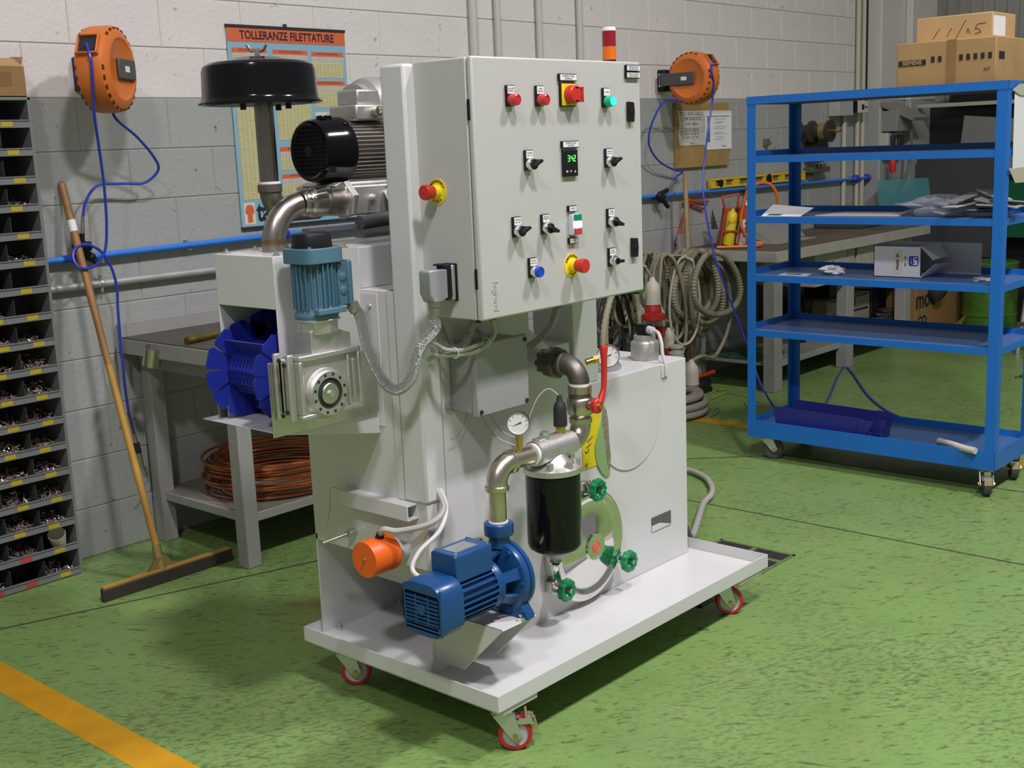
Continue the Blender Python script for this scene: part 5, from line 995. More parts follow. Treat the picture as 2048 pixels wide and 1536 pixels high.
# wire spools on the wall, sockets, far conduits
sp = thing('wire_spool', 'dark wire spool on a wall peg near the corner', 'spool', (8.12, 4.30, 1.50))
SPD = mat('spool_brown', (.035, .029, .020), .5, var=.3, vs=12)
sc_ = V((8.12, 4.17, 1.582))
obj('spool_drum', MB().lathe(sc_+V((0, .30, 0)), (0,-1,0), [(.085, 0), (.085, .02), (.05, .03), (.05, .11), (.078, .12), (.078, .14), (.05, .15), (.05, .24), (.078, .26), (.078, .28)], 28), SPD, sp)
obj('spool_wire', MB().ring(sc_+V((0, .10, 0)), (0,-1,0), .060, .045, .05, 28), mat('wire_brass', (.35, .28, .10), .4, .8), sp); obj('spool_pin', MB().cyl(sc_+V((0, .3, 0)), sc_+V((0, -.05, 0)), .012, n=10), BRASS, sp)
sp2 = thing('flat_reel', 'flat dark reel hanging under the wire spool', 'spool', (8.22, 4.40, 1.40))
obj('flat_disc', MB().lathe((8.24, 4.42, 1.455), (0,-1,0), [(.09, 0), (.095, .01), (.095, .10), (.05, .12)], 24), SPD, sp2)
obj('socket_box', MB().box(8.57, 8.80, 4.36, 4.45, 1.69, 1.80), mat('socket_grey', (.40, .41, .38), .5), bev=.004, label='grey junction box on the wall near the corner', cat='junction box')
sw = thing('wall_switch', 'pale wall switch box with black side in the corner', 'switch', (8.9, 4.38, 1.70))
obj('switch_body', MB().box(8.83, 9.01, 4.34, 4.45, 1.71, 1.80), mat('pale_switch', (.60, .58, .52), .5), sw, bev=.003); obj('switch_side', MB().box(8.815, 8.83, 4.34, 4.45, 1.71, 1.80), BLACK, sw); obj('switch_key', MB().box(8.90, 8.93, 4.334, 4.341, 1.735, 1.772).box(8.95, 8.99, 4.334, 4.341, 1.75, 1.757), BLACK, sw)
dl = thing('electric_box', 'grey wall socket box with tilted lid and two dark sockets', 'electric box', (9.3, 4.22, 1.3))
SG = mat('panel_grey', (.26, .26, .24), .5)
obj('tilted_lid', MB().add([(9.20, 4.33, 1.79), (9.50, 4.33, 1.79), (9.60, 4.10, 1.66), (9.30, 4.10, 1.66), (9.20, 4.34, 1.76), (9.50, 4.34, 1.76), (9.60, 4.11, 1.635), (9.30, 4.11, 1.635)], [(0,3,2,1), (4,5,6,7), (0,1,5,4), (1,2,6,5), (2,3,7,6), (3,0,4,7)]), mat('lid_olive', (.20, .20, .155), .5), dl)
obj('panel_body', MB().box(9.23, 9.50, 4.20, 4.335, 1.56, 1.72), SG, dl, bev=.004); obj('panel_body', MB().box(9.21, 9.48, 4.27, 4.335, 1.36, 1.55), mat('socket_pale', (.50, .50, .45), .5), dl, bev=.004)
for x in (9.25, 9.37): obj('dark_socket', MB().prism([(x, 1.40), (x+.025, 1.375), (x+.055, 1.40), (x+.055, 1.53), (x, 1.53)], 'xz', 4.245, 4.272), mat('socket_dark', (.03, .03, .05), .4), dl, bev=.003)
cable('panel_cable', [(9.46, 4.20, 1.60), (9.47, 4.19, 1.45), (9.44, 4.2, 1.25), (9.33, 4.22, 1.10), (9.26, 4.25, .90)], .014, mat('dark_grey_cable', (.12, .12, .11), .5), dl)
obj('hanging_plug', MB().lathe((9.24, 4.24, 1.24), (0,0,1), [(.02, 0), (.028, .03), (.028, .09), (.015, .13)], 16), RED, label='red plug hanging below the grey socket box', cat='plug')
for i, (x, zt, nm) in enumerate(((8.79, 1.70, 'thin cream conduit under the grey junction box'), (9.01, 3.1, 'grey conduit left of the corner joint'), (9.10, 3.1, 'cream conduit beside the dark corner joint'))):
    obj('corner_conduit', MB().cyl((x, 4.43, .88), (x, 4.43, zt), .018, n=12), mat('conduit_cream', (.50, .48, .36), .5), label=nm, cat='conduit')
obj('trim_2', MB().box(9.155, 9.175, 4.43, 4.452, 1.80, 3.2), BLACK, kind='structure', label='dark joint between block wall and column')
# right workbench
rb = thing('workbench', 'long grey workbench with worn dark top in the right background', 'bench', (7.55, 4.05, 0))
bx0_, bx1_ = 6.49, 8.70; TOPW = mat('worn_bench_top', (.10, .082, .052), .6, var=.35, vs=3); EDG = mat('bench_edge', (.36, .355, .30), .5, var=.12, vs=6)
B('bench_top', bx0_, bx1_, 3.70, 4.42, .868, .878, TOPW, rb, bev=0); B('top_edge', bx0_, bx1_, 3.69, 3.70, .815, .880, EDG, rb); B('top_edge', bx0_-.01, bx0_, 3.69, 4.42, .815, .880, EDG, rb); B('top_frame', bx0_, bx1_, 3.70, 4.42, .815, .868, EDG, rb); B('upstand', bx0_, 8.55, 4.40, 4.42, .878, .97, BENG, rb)
for x in (6.54, 7.50, 8.40):
    for y in (3.74, 4.30): B('leg', x, x+.10, y, y+.08, 0, .815, BENG, rb, bev=.004)
B('lower_shelf', 6.55, 8.45, 3.80, 4.36, .165, .172, mat('shelf_grey', (.22, .22, .19), .6), rb, bev=0); B('shelf_edge', 6.55, 8.45, 3.79, 3.80, .135, .174, BENG, rb)
for x0, x1 in ((7.05, 7.49), (7.64, 8.38)):
    dr = B('drawer', x0, x1, 3.74, 4.30, .60, .81, EDG, rb, bev=.004)
    obj('drawer_key', MB().cyl(((x0+x1)/2, 3.74, .74), ((x0+x1)/2, 3.725, .74), .012, n=10).box((x0+x1)/2-.005, (x0+x1)/2+.005, 3.726, 3.732, .69, .74), ZINC, dr)
obj('leaning_sheet', MB().add([(7.10, 4.30, .879), (7.62, 4.12, .879), (7.50, 4.28, 1.125), (7.08, 4.395, 1.14), (7.10, 4.305, .879), (7.62, 4.126, .879), (7.50, 4.286, 1.125), (7.08, 4.401, 1.14)], [(0,1,2,3), (7,6,5,4), (0,4,5,1), (1,5,6,2), (2,6,7,3), (3,7,4,0)]), mat('sheet_grey', (.22, .22, .19), .5), smooth=False, label='grey metal sheet leaning on the right bench', cat='sheet')
obj('flat_plate', MB().box(6.95, 7.45, 3.95, 4.2, .879, .886), mat('plate_dull', (.30, .28, .21), .5), label='flat pale plate lying on the right bench top', cat='plate')
obj('vise_block', MB().box(8.25, 8.70, 4.02, 4.38, .879, .94).box(8.36, 8.55, 4.10, 4.3, .94, 1.0), mat('block_dark', (.05, .055, .045), .6), bev=.006, label='dark metal block on the far end of the right bench', cat='block')
# gas brazing set on the bench
gs = thing('brazing_kit', 'red carrier with yellow gas bottle, oxygen cylinder and orange hoses', 'brazing kit', (6.74, 4.13, .88))
KR = mat('carrier_red', (.42, .055, .02), .45); tl = .16
RT, DP = V((.672, -.741, 0)), V((.741, .672, 0)); o0 = V((6.655, 4.20, .88))
ux, uz = math.sin(tl), math.cos(tl); UK = V((0, 0, uz))+RT*ux
def K(a, b_, d=0.): return o0+RT*a+UK*b_+DP*d     # along the carrier, which leans over to the right
def slab(mb, a0, a1, b0, b1, d0, d1): return mb.add([K(a0,b0,d0),K(a1,b0,d0),K(a1,b0,d1),K(a0,b0,d1),K(a0,b1,d0),K(a1,b1,d0),K(a1,b1,d1),K(a0,b1,d1)], [(0,3,2,1),(4,5,6,7),(0,1,5,4),(1,2,6,5),(2,3,7,6),(3,0,4,7)])
obj('carrier', slab(slab(slab(slab(slab(MB(), -.012, -.002, .002, .25, -.05, .05), -.002, .20, .002, .014, -.05, .05), -.002, .20, .10, .112, -.052, -.044), .096, .108, .014, .25, -.058, -.05), -.002, .20, .014, .25, .046, .05), KR, gs, bev=.002)
obj('carrier_handle', MB().tube([K(-.005, .25), K(-.035, .32), K(.07, .335), K(.075, .25)], .009, 8), KR, gs)
gc = K(.047, .015, -.005); gt = K(.047, .26, -.005)
obj('gas_bottle', MB().lathe(gc, gt-gc, [(.036, 0), (.038, .01), (.038, .165), (.035, .19), (.024, .21), (.012, .216), (.010, .232)], 24), mat('gas_yellow', (.66, .56, .02), .35), gs, label='yellow gas bottle with red print')
text('bottle_lettering', 'Bar!', .036, K(.045, .16, -.0435), RT, (0, 0, 1), mat('print_red', (.60, .10, .02), .5), gs, ext=.0003)
obj('bottle_band', MB().lathe(gc+(gt-gc).normalized()*.125, gt-gc, [(.0385, 0), (.0388, .006), (.0385, .012)], 24, False), mat('band_pale', (.72, .55, .25), .5), gs)
oc = K(.128, .015, -.005); ot = K(.128, .28, -.005)
obj('oxygen_cylinder', MB().lathe(oc, ot-oc, [(.032, 0), (.034, .01), (.034, .235), (.031, .255), (.02, .272), (.012, .28)], 24), mat('oxygen_white', (.62, .60, .55), .4), gs, label='white oxygen cylinder with red label')
obj('red_label', MB().lathe(oc+(ot-oc).normalized()*.16, ot-oc, [(.0345, 0), (.0345, .09)], 24, False), KR, gs)
text('cylinder_lettering', 'Castolin', .034, K(.14, .12, -.040), UK, -RT, INK, gs, ext=.0003, bold=.0008)
obj('cylinder_valve', MB().cyl(ot+V((0, 0, .02)), ot+V((.015, 0, .08)), .016, n=12).ball(ot+V((.018, 0, .09)), .026, 12), BRASS, gs)
OH = mat('orange_gas_hose', (.55, .14, .015), .4)
obj('gas_hose', MB().tube(spline([K(.09, .20, -.06), K(.10, .30, -.06), K(.115, .36, -.06), K(.17, .40, -.05), K(.25, .39, -.05), K(.31, .30, -.05), K(.31, .18, -.05)], 8), .011, 9), OH, gs)
obj('gas_hose', MB().tube(spline([K(.10, .30, -.066), K(.09, .2, -.07), K(.11, .12, -.08), K(.18, .04, -.08), K(.25, .02, -.08), K(.2, .011, -.11), K(.1, .011, -.12), K(-.04, .011, -.11)], 8), .010, 9), OH, gs)
obj('oxygen_hose', MB().tube(spline([K(.27, .20, -.06), K(.19, .16, -.06), K(.16, .11, -.06), K(.20, .05, -.07), K(.24, .03, -.07)], 8), .008, 9), mat('blue_gas_hose', (.04, .07, .22), .4), gs)
# hanging cable bundles on green pegs
CB = mat('olive_cable', (.25, .225, .14), .55, var=.12, vs=10); CBL = mat('pale_cable', (.44, .40, .28), .55, var=.1, vs=10); CBK = mat('black_cable', (.025, .025, .024), .5)
peg = []
for i, (x, z) in enumerate(((5.50, .76), (6.22, .84))):
    peg.append(obj('cable_peg', MB().cyl((x, 4.45, z), (x, (3.98, 4.06)[i], z), .035, n=16), (mat('peg_green', (.06, .17, .03), .5), RUBBER)[i], label=('green tube peg holding cables behind the cabinet', 'dark tube peg holding the thick hose coil')[i], cat='peg', group='cable pegs on the wall'))
def hang(name, label, x, ztop, y, wd, drop, r, m, loops, rib=False, seed=0, grp='cable coils hanging on pegs', n=8):
    rng = random.Random(seed); P_ = []
    for k in range(loops):
        w_ = wd*(1+rng.uniform(-.35, .3)); d = drop*(1+rng.uniform(-.35, .15)); yy = y+rng.uniform(-.13, .13); ox = rng.uniform(-.10, .10); tw = rng.uniform(-.06, .06)
        for i in range(16):
            a = 2*math.pi*i/16+math.pi/2; P_.append(V((x+ox*(1-math.sin(a))/2+w_*math.cos(a)*(1-.25*math.sin(a)), yy+tw*math.cos(a), ztop-d/2+d/2*math.sin(a))))
    pts = spline(P_, 8 if rib else 4)
    if rib:
        L_ = []; acc = 0
        for q in range(len(pts)):
            L_.append(r*(1.0 if q % 2 else .8))
        return obj(name, MB().tube(pts, r, n, rad=L_), m, label=label, cat='cable coil', group=grp)
    return obj(name, MB().tube(pts, r, n), m, label=label, cat='cable coil', group=grp)
hang('cable_coil', 'black cable coil hanging behind the tank', 5.50, .80, 4.2, .20, .62, .011, CBK, 7, seed=3)
hang('cable_coil', 'pale cable coil just right of the cabinet edge', 5.78, .86, 4.25, .13, .52, .009, CBL, 7, seed=5)
hang('cable_coil', 'thin olive cable coil between the red plugs', 6.0, .90, 4.25, .12, .60, .010, CB, 8, seed=8)
hang('cable_coil', 'thin pale cable coil left of the thick hose coil', 6.12, .88, 4.2, .10, .55, .008, CBL, 4, seed=12)
hang('corrugated_hose_coil', 'ribbed conduit coil hanging behind the tank top', 5.50, .82, 4.08, .16, .58, .020, CBL, 2, rib=True, seed=21, n=10)
hang('corrugated_hose_coil', 'thick olive ribbed hose coil right of the machine', 6.25, .895, 4.12, .18, .56, .021, mat('olive_hose', (.23, .215, .14), .6, var=.12, vs=10), 7, rib=True, seed=31, n=10)
obj('hanging_cable', MB().tube(spline([(6.36, 4.1, .86), (6.55, 4.08, .70), (6.52, 4.05, .42), (6.36, 4.05, .24), (6.2, 4.05, .26), (6.08, 4.08, .22), (5.9, 4.1, .13)], 8), .012, 9), CB, label='single olive cable looping low to the right of the hose coil', cat='cable')
PLW = mat('plug_pale', (.52, .48, .38), .5); PLR = mat('plug_red', (.50, .025, .015), .4); PLBL = mat('plug_blue', (.02, .05, .30), .4)
def plug(label, p, s, m, big=False, d=(0, 0, -1), grp='industrial plugs on the hanging cables'):
    p = V(p); d = V(d).normalized(); t_ = thing('industrial_plug', label, 'plug', p, grp)
    obj('plug_shell', MB().lathe(p, d, [(.010*s, -.04*s), (.016*s, -.025*s), (.024*s, -.015*s), (.033*s, 0), (.036*s, .03*s), (.036*s, .075*s), (.038*s, .085*s)], 22), PLW, t_)
    obj('plug_collar', MB().lathe(p, d, [(.036*s, .08*s), (.036*s, .10*s), (.038*s, .105*s), (.038*s, .12*s), (.055*s if big else .037*s, .13*s), (.055*s if big else .037*s, .155*s), (.03*s, .16*s)], 24), m, t_)
plug('large red socket hanging beside the cabinet corner', at(1305, 572, y=4.02), 1.25, PLR, True, (-.05, -.05, -1))
plug('small red plug below the large red socket', at(1320, 625, y=4.05), .9, PLR, False, (-.08, 0, -1))
plug('blue plug deep behind the cables', at(1280, 620, y=4.2), .8, PLBL)
plug('small red plug behind the ribbed pale connector', at(1337, 668, y=4.12), .95, PLR)
plug('red plug hanging right of the tank', at(1383, 735, y=4.0), 1.2, PLR, True)
c = at(1352, 690, y=4.05)
obj('ribbed_connector', MB().lathe(c, (0,0,-1), [(.03, 0), (.044, .006), (.044, .016), (.032, .02), (.032, .035), (.046, .04), (.048, .05), (.044, .055), (.049, .065), (.045, .075), (.05, .085), (.046, .095), (.05, .105), (.046, .12), (.03, .13)], 28), PLW, label='pale ribbed connector hanging above the tank corner', cat='connector')
# things on the floor under the hanging cables
pts = []
for k in range(6):
    for i in range(20):
        a = 2*math.pi*i/20; pts.append(V((5.70+(.25-.028*(k % 3))*math.cos(a), 3.98+(.23-.028*(k % 3))*math.sin(a), .022+.042*(k//2)+i/20*.012)))
obj('floor_hose_coil', MB().tube(spline(pts, 3), .021, 10), mat('grey_hose', (.34, .32, .26), .6), label='coil of thick grey hose lying on the floor', cat='hose coil')
tool = thing('power_tool', 'red and black tool on the floor behind the hose coil', 'tool', (6.3, 4.2, 0))
obj('tool_body', MB().ball((6.32, 4.15, .05), .05, 14, (2.4, 1.2, 1)).box(6.2, 6.4, 4.1, 4.2, 0, .03), BLACK, tool); obj('tool_handle', MB().cyl((6.16, 4.15, .10), (6.45, 4.12, .115), .014, n=10), PLR, tool)
obj('earth_wire', MB().tube(spline([at(*p, z=.008) for p in ((1424, 797), (1440, 790), (1453, 785), (1456, 780), (1440, 779), (1420, 786))], 6), .004, 6), mat('wire_yellow_green', (.30, .36, .03), .5), label='yellow green earth wire loop on the floor', cat='wire')
obj('cable_tail', MB().tube(spline([at(*p, z=.008) for p in ((1420, 832), (1432, 826), (1438, 818), (1434, 815))], 6), .006, 6), CB, label='short dark cable end sticking out of the floor coil', cat='wire')
# under the right bench
cm = thing('metal_appliance', 'grey metal appliance with dark lettering on the lower bench shelf', 'appliance', (8.05, 4.0, .172))
B('unit_case', 7.62, 8.28, 3.95, 4.25, .173, .43, mat('unit_grey', (.24, .225, .17), .5), cm, bev=.01); B('unit_front', 8.28, 8.40, 3.94, 4.26, .173, .44, BLACK, cm, bev=.008)
text('unit_lettering', 'TECNO', .075, (7.92, 3.948, .375), *NY, INK, cm, ext=.0005, bold=.002); B('unit_stripe', 7.66, 8.24, 3.947, 3.951, .31, .322, BLACK, cm, bev=0); B('unit_stripe', 7.66, 8.24, 3.947, 3.951, .412, .42, BLACK, cm, bev=0)
B('unit_box', 7.75, 7.95, 4.0, 4.2, .43, .53, BLACK, cm, bev=.006)
obj('black_clamp', MB().tube(arc((7.40, 4.0, .36), (1,0,0), (0,0,1), .075, 0, 350, 18), .014, 8).cyl((7.40, 4.02, .175), (7.40, 4.02, .46), .028, n=12).ball((7.40, 4.0, .44), .06, 12), BLACK, label='black clamp stand beside the grey appliance', cat='clamp')
obj('cable_heap', MB().tube(spline([V((8.33+.10*math.cos(i*1.3)+.003*i, 3.88+.04*math.sin(i*2.1), .185+.006*i)) for i in range(18)], 5), .012, 7), CBK, label='black cable heap in front of the grey appliance', cat='cable')
obj('small_boards', MB().box(6.62, 6.95, 3.9, 4.2, .173, .19).box(6.66, 6.92, 3.92, 4.15, .19, .20).box(6.7, 6.78, 3.95, 4.1, .20, .23).box(6.82, 6.9, 3.98, 4.1, .20, .225), mat('circuit_green', (.03, .09, .05), .5, var=.5, vs=40), label='green circuit boards on the lower bench shelf', cat='circuit boards', smooth=False)
ct = thing('large_carton', 'large brown carton with mod lettering behind the right bench', 'box', (9.0, 4.0, 0))
B('carton_body', 8.56, 9.42, 3.72, 3.96, 0, .60, CARDD, ct, bev=.006); text('carton_lettering', 'mod', .19, (8.72, 3.718, .33), *NY, INK, ct, ext=.0006, bold=.004); text('carton_lettering', 'CO', .10, (8.66, 3.718, .17), *NY, INK, ct, ext=.0006, bold=.003)
obj('welding_mask', MB().lathe((8.84, 3.70, .40), (0, -.5, -.15), [(.09, -.02), (.10, .03), (.085, .06), (.06, .075), (.001, .08)], 20, False), mat('mask_dark', (.03, .035, .04), .4), label='dark welding mask hanging before the carton', cat='mask')
obj('torn_carton', MB().box(8.78, 9.08, 3.60, 3.70, 0, .07).add([(8.78, 3.60, .07), (9.08, 3.60, .07), (9.10, 3.56, .17), (8.9, 3.57, .12), (8.78, 3.603, .07), (9.08, 3.603, .07), (9.10, 3.563, .17), (8.9, 3.573, .12)], [(0,1,2,3), (7,6,5,4), (0,4,5,1), (1,5,6,2), (2,6,7,3), (3,7,4,0)]), mat('torn_card', (.42, .32, .08), .7), label='torn yellow carton on the floor by the green drum', cat='box', smooth=False)
obj('oil_drum', MB().lathe((9.32, 3.47, 0), (0,0,1), [(.19, 0), (.20, .005), (.20, .15), (.206, .155), (.206, .17), (.20, .175), (.20, .36), (.206, .365), (.206, .38), (.20, .385), (.20, .54), (.205, .55), (.195, .56)], 36), mat('drum_green', (.06, .16, .02), .4, var=.25, vs=20), label='green steel drum behind the blue trolley', cat='drum')
# sheet rack along the end wall
rkx = 9.75; rack = thing('sheet_rack', 'pale steel rack holding dark sheets along the end wall', 'rack', (rkx, 3.4, 0))
RKM = mat('rack_pale', (.42, .41, .33), .5)
for y in (4.28, 3.0): B('rack_post', rkx, rkx+.05, y, y+.05, 0, 1.78, RKM, rack)
B('rack_rail', rkx, rkx+.04, 2.6, 4.33, 1.735, 1.765, RKM, rack); B('rack_rail', rkx, rkx+.04, 2.6, 4.33, 1.195, 1.225, RKM, rack); B('rack_bracket', rkx-.02, rkx+.1, 4.33, 4.40, 1.66, 1.70, RKM, rack)
B('rack_back', rkx+.25, rkx+.26, 2.6, 4.33, 0, 1.74, mat('rack_black', (.008, .008, .009), .6), rack, bev=0)
B('dark_panel', rkx+.1, rkx+.24, 2.6, 4.05, 1.77, 2.05, BLACK, label='black panel lying on top of the sheet rack', cat='panel')
def lean(name, label, y0, y1, z0, z1, x0, m, cut=0.):
    return obj(name, MB().prism([(y0, z0), (y1, z0), (y1-cut, z1), (y0, z1-cut*.8)], 'yz', x0, x0+.012), m, label=label, cat='sheet', group='sheets in the rack')
lean('leaning_board', 'large charcoal board in the lower rack bay', 3.62, 4.24, .55, 1.33, rkx-.05, mat('board_charcoal', (.055, .055, .052), .6))
lean('leaning_board', 'grey green board leaning high in the rack', 3.45, 3.92, 1.22, 1.66, rkx-.03, mat('board_grey', (.19, .20, .18), .5), .05)
lean('leaning_board', 'bright green edge board in the rack', 3.6, 4.1, 1.20, 1.36, rkx+.02, mat('board_green', (.0, .20, .05), .5))
lean('leaning_board', 'dark green board low at the right of the rack', 2.9, 3.6, .70, 1.15, rkx+.06, mat('board_dark_green', (.0, .10, .035), .5))
obj('acrylic_sheet', MB().add([(9.02, 4.22, .88), (9.66, 4.10, .88), (9.72, 4.14, 1.18), (9.02, 4.26, 1.19), (9.02, 4.226, .88), (9.66, 4.106, .88), (9.72, 4.146, 1.18), (9.02, 4.266, 1.19)], [(0,1,2,3), (7,6,5,4), (0,4,5,1), (1,5,6,2), (2,6,7,3), (3,7,4,0)]), mat('teal_acrylic', (.12, .38, .40), .2, alpha=.6), label='translucent teal acrylic sheet standing before the column', cat='sheet', smooth=False)
B('storage_crate', 8.98, 9.70, 3.98, 4.26, 0, .88, mat('crate_dark_blue', (.05, .06, .08), .6), bev=.01, label='dark crate under the teal sheet beside the bench', cat='crate')
ld = thing('step_ladder', 'aluminium step ladder behind the trolley at the right edge', 'ladder', (8.4, 2.9, 0))
obj('ladder_rail', MB().cyl((8.55, 2.98, 0), (8.75, 2.92, 1.02), .018, n=10), ZINC, ld); obj('ladder_rail', MB().cyl((8.55, 2.62, 0), (8.75, 2.66, 1.02), .018, n=10), ZINC, ld); obj('ladder_rail', MB().cyl((9.15, 2.97, 0), (8.78, 2.92, 1.02), .014, n=10), ZINC, ld)
for k in range(4): B('ladder_step', 8.56+k*.045, 8.66+k*.045, 2.64, 2.97, .2+k*.24, .225+k*.24, mat('step_dark', (.07, .07, .065), .6), ld)
# ---------------------------------------------------------------- blue shelf trolley
TB = mat('trolley_blue', (.012, .155, .55), .4, var=.05, vs=4); TBD = mat('trolley_shelf_blue', (.06, .14, .33), .45, var=.08, vs=4)
tr = thing('shelf_trolley', 'tall blue steel shelf trolley on castors', 'trolley', (5.32, 2.44, 0))
X0, X1, Y0, Y1, ZT = 5.10, 5.54, 1.855, 3.065, 1.75
for x in (X0, X1):
    for y in (Y0, Y1):
        sx_ = 1 if x == X0 else -1; sy = 1 if y == Y0 else -1
        q = MB().prism([(x, y), (x+sx_*.045, y), (x+sx_*.045, y+sy*.004), (x+sx_*.004, y+sy*.004), (x+sx_*.004, y+sy*.045), (x, y+sy*.045)][::sx_*sy], 'xy', .13, ZT)
        obj('post', q, TB, tr)
def tray_(z, h=.028, top=TBD, th=.002, deep=0.):
    s = obj('shelf', MB().box(X0+.006, X1-.006, Y0+.006, Y1-.006, z-deep, z-deep+th), top, tr)
    for q in ((X0+.002, X0+.006, Y0+.04, Y1-.04, z-.028, z+.002), (X1-.006, X1-.002, Y0+.004, Y1-.004, z-.012, z+h), (X0+.04, X1-.04, Y0+.002, Y0+.006, z-.028, z+.002), (X0+.004, X1-.004, Y1-.006, Y1-.002, z-.012, z+h)): obj('shelf_rim', MB().box(*q), TB, s)
    return s
for z in (1.472, 1.19, .912, .645): tray_(z)
s = obj('deck', MB().box(X0+.006, X1-.006, Y0+.006, Y1-.006, .165, .169), TBD, tr)
obj('deck_rim', MB().box(X0-.001, X0+.005, Y0-.001, Y1+.001, .115, .198), TB, s); obj('deck_rim', MB().box(X1-.005, X1+.001, Y0, Y1, .115, .198), TB, s); obj('deck_rim', MB().box(X0, X1, Y0-.001, Y0+.005, .115, .198), TB, s); obj('deck_rim', MB().box(X0, X1, Y1-.005, Y1+.001, .115, .198), TB, s)
obj('top_rim', MB().box(X0-.002, X0+.004, Y0-.002, Y1+.002, ZT-.035, ZT).box(X1-.004, X1+.002, Y0, Y1, ZT-.035, ZT).box(X0, X1, Y0-.002, Y0+.004, ZT-.035, ZT).box(X0, X1, Y1-.004, Y1+.002, ZT-.035, ZT), TB, tr)
obj('top_panel', MB().box(X0+.004, X1-.004, Y0+.004, Y1-.004, ZT-.034, ZT-.031), mat('hardboard', (.16, .13, .10), .7), tr)
TY = mat('grey_rubber_tyre', (.06, .06, .07), .6)
for x, y, dx, dy, br in ((5.15, 2.99, .02, -.03, False), (5.15, 1.91, -.035, -.02, True), (5.47, 2.99, .03, -.02, False), (5.47, 1.91, -.035, -.02, True)):
    caster(x, y, dx, dy, br, TY, r=.05, plate=.117, nm='castor', root=tr, hubm=mat('hub_grey', (.10, .10, .11), .5))
tp = obj('taped_sheet', MB().add([(5.16, Y0-.004, 1.70), (5.42, Y0-.006, 1.72), (5.42, Y0-.006, 1.36), (5.17, Y0-.004, 1.36), (5.16, Y0-.006, 1.70), (5.42, Y0-.008, 1.72), (5.42, Y0-.008, 1.36), (5.17, Y0-.006, 1.36)], [(0,3,2,1), (4,5,6,7), (0,1,5,4), (1,2,6,5), (2,3,7,6), (3,0,4,7)]), PAPER, smooth=False, label='white sheet taped to the end of the blue trolley', cat='paper')
TAPE = mat('packing_tape', (.52, .50, .38), .3)
obj('tape_strip', MB().prism([(5.12, 1.71), (5.20, 1.735), (5.45, 1.74), (5.45, 1.68), (5.21, 1.69)], 'xz', Y0-.0105, Y0-.009), TAPE, tp); obj('tape_strip', MB().prism([(5.11, 1.40), (5.17, 1.395), (5.45, 1.40), (5.45, 1.33), (5.19, 1.335)], 'xz', Y0-.0105, Y0-.009), TAPE, tp)
# boxes on the trolley
b1 = thing('branded_carton', 'brown carton with printed blocks on top of the blue trolley', 'box', (5.33, 2.07, 1.72))
B('carton_body', 5.13, 5.66, 1.92, 2.345, 1.7205, 1.93, CARD, b1, bev=.004)
FX_ = 5.1295
def yz(name, y0, y1, z0, z1, m, root): return obj(name, MB().box(FX_-.0012, FX_+.0003, min(y0, y1), max(y0, y1), z0, z1), m, root, smooth=False)
yz('brand_block', 2.335, 2.215, 1.834, 1.858, INK, b1); text('brand_lettering', 'SIEMENS', .024, (FX_-.0018, 2.275, 1.846), *NX, CARD, b1, ext=.0002, bold=.0008, sx=.95)
for y in (2.185, 2.155, 2.065, 2.035, 2.005, 1.975, 1.945): yz('printed_block', y+.007, y-.008, 1.843, 1.867, INK, b1)
text('carton_lettering', 'KIT', .018, (FX_-.0014, 1.955, 1.80), *NX, INK, b1, ext=.0002); yz('tape_strip', 2.125, 2.085, 1.722, 1.93, CARDD, b1)
obj('printed_label', MB().box(5.16, 5.22, 1.9185, 1.9203, 1.84, 1.87), INK, b1, smooth=False)
CARDL = mat('cardboard_light', (.50, .33, .14), .75, var=.08, vs=6)
b2 = thing('small_carton', 'lighter carton with handwritten number on the upper stack', 'box', (5.35, 2.13, 1.93))
B('carton_body', 5.22, 5.48, 1.973, 2.30, 1.931, 2.035, CARDL, b2, bev=.004)
PENB = mat('marker_brown', (.10, .05, .02), .7)
for (ya, za, yb, zb) in ((2.225, 1.945, 2.195, 1.985), (2.165, 1.948, 2.145, 1.982), (2.125, 1.94, 2.085, 2.01), (2.08, 1.958, 2.075, 1.975), (2.075, 1.975, 2.065, 1.955), (2.045, 1.952, 2.02, 1.956), (2.02, 1.956, 2.03, 1.972), (2.03, 1.972, 2.045, 1.972), (2.045, 1.972, 2.035, 1.99), (2.035, 1.99, 2.0, 1.992)): obj('marker_stroke', MB().tube([(5.2195, ya, za), (5.2195, yb, zb)], .0016, 5), PENB, b2)
obj('white_label', MB().box(5.23, 5.36, 1.9715, 1.9732, 1.94, 2.02), PAPER, b2, smooth=False)
# on the shelves
def sheetbox(name, label, cat, pts, z, th, m):
    return obj(name, MB().prism(pts, 'xy', z, z+th), m, label=label, cat=cat, smooth=False)
sheetbox('flat_papers', 'thin stack of white papers on the upper middle shelf', 'paper', [(5.18, 2.75), (5.42, 2.72), (5.42, 2.40), (5.2, 2.35)], 1.1925, .004, PAPER)
lf = obj('printed_leaflet', MB().add([(5.12, 3.0, 1.1925), (5.13, 2.80, 1.1925), (5.24, 2.79, 1.225), (5.23, 3.0, 1.24), (5.12, 3.0, 1.1945), (5.13, 2.80, 1.1945), (5.24, 2.79, 1.227), (5.23, 3.0, 1.242)], [(0,3,2,1), (4,5,6,7), (0,1,5,4), (1,2,6,5), (2,3,7,6), (3,0,4,7)]), PAPER, label='white leaflet curling up on the upper middle shelf', cat='paper', smooth=False)
obj('printed_patch', MB().prism([(5.125, 2.97), (5.125, 2.90), (5.15, 2.90), (5.15, 2.97)], 'xy', 1.2035, 1.2045), mat('pale_green_print', (.35, .60, .40), .6), lf, smooth=False)
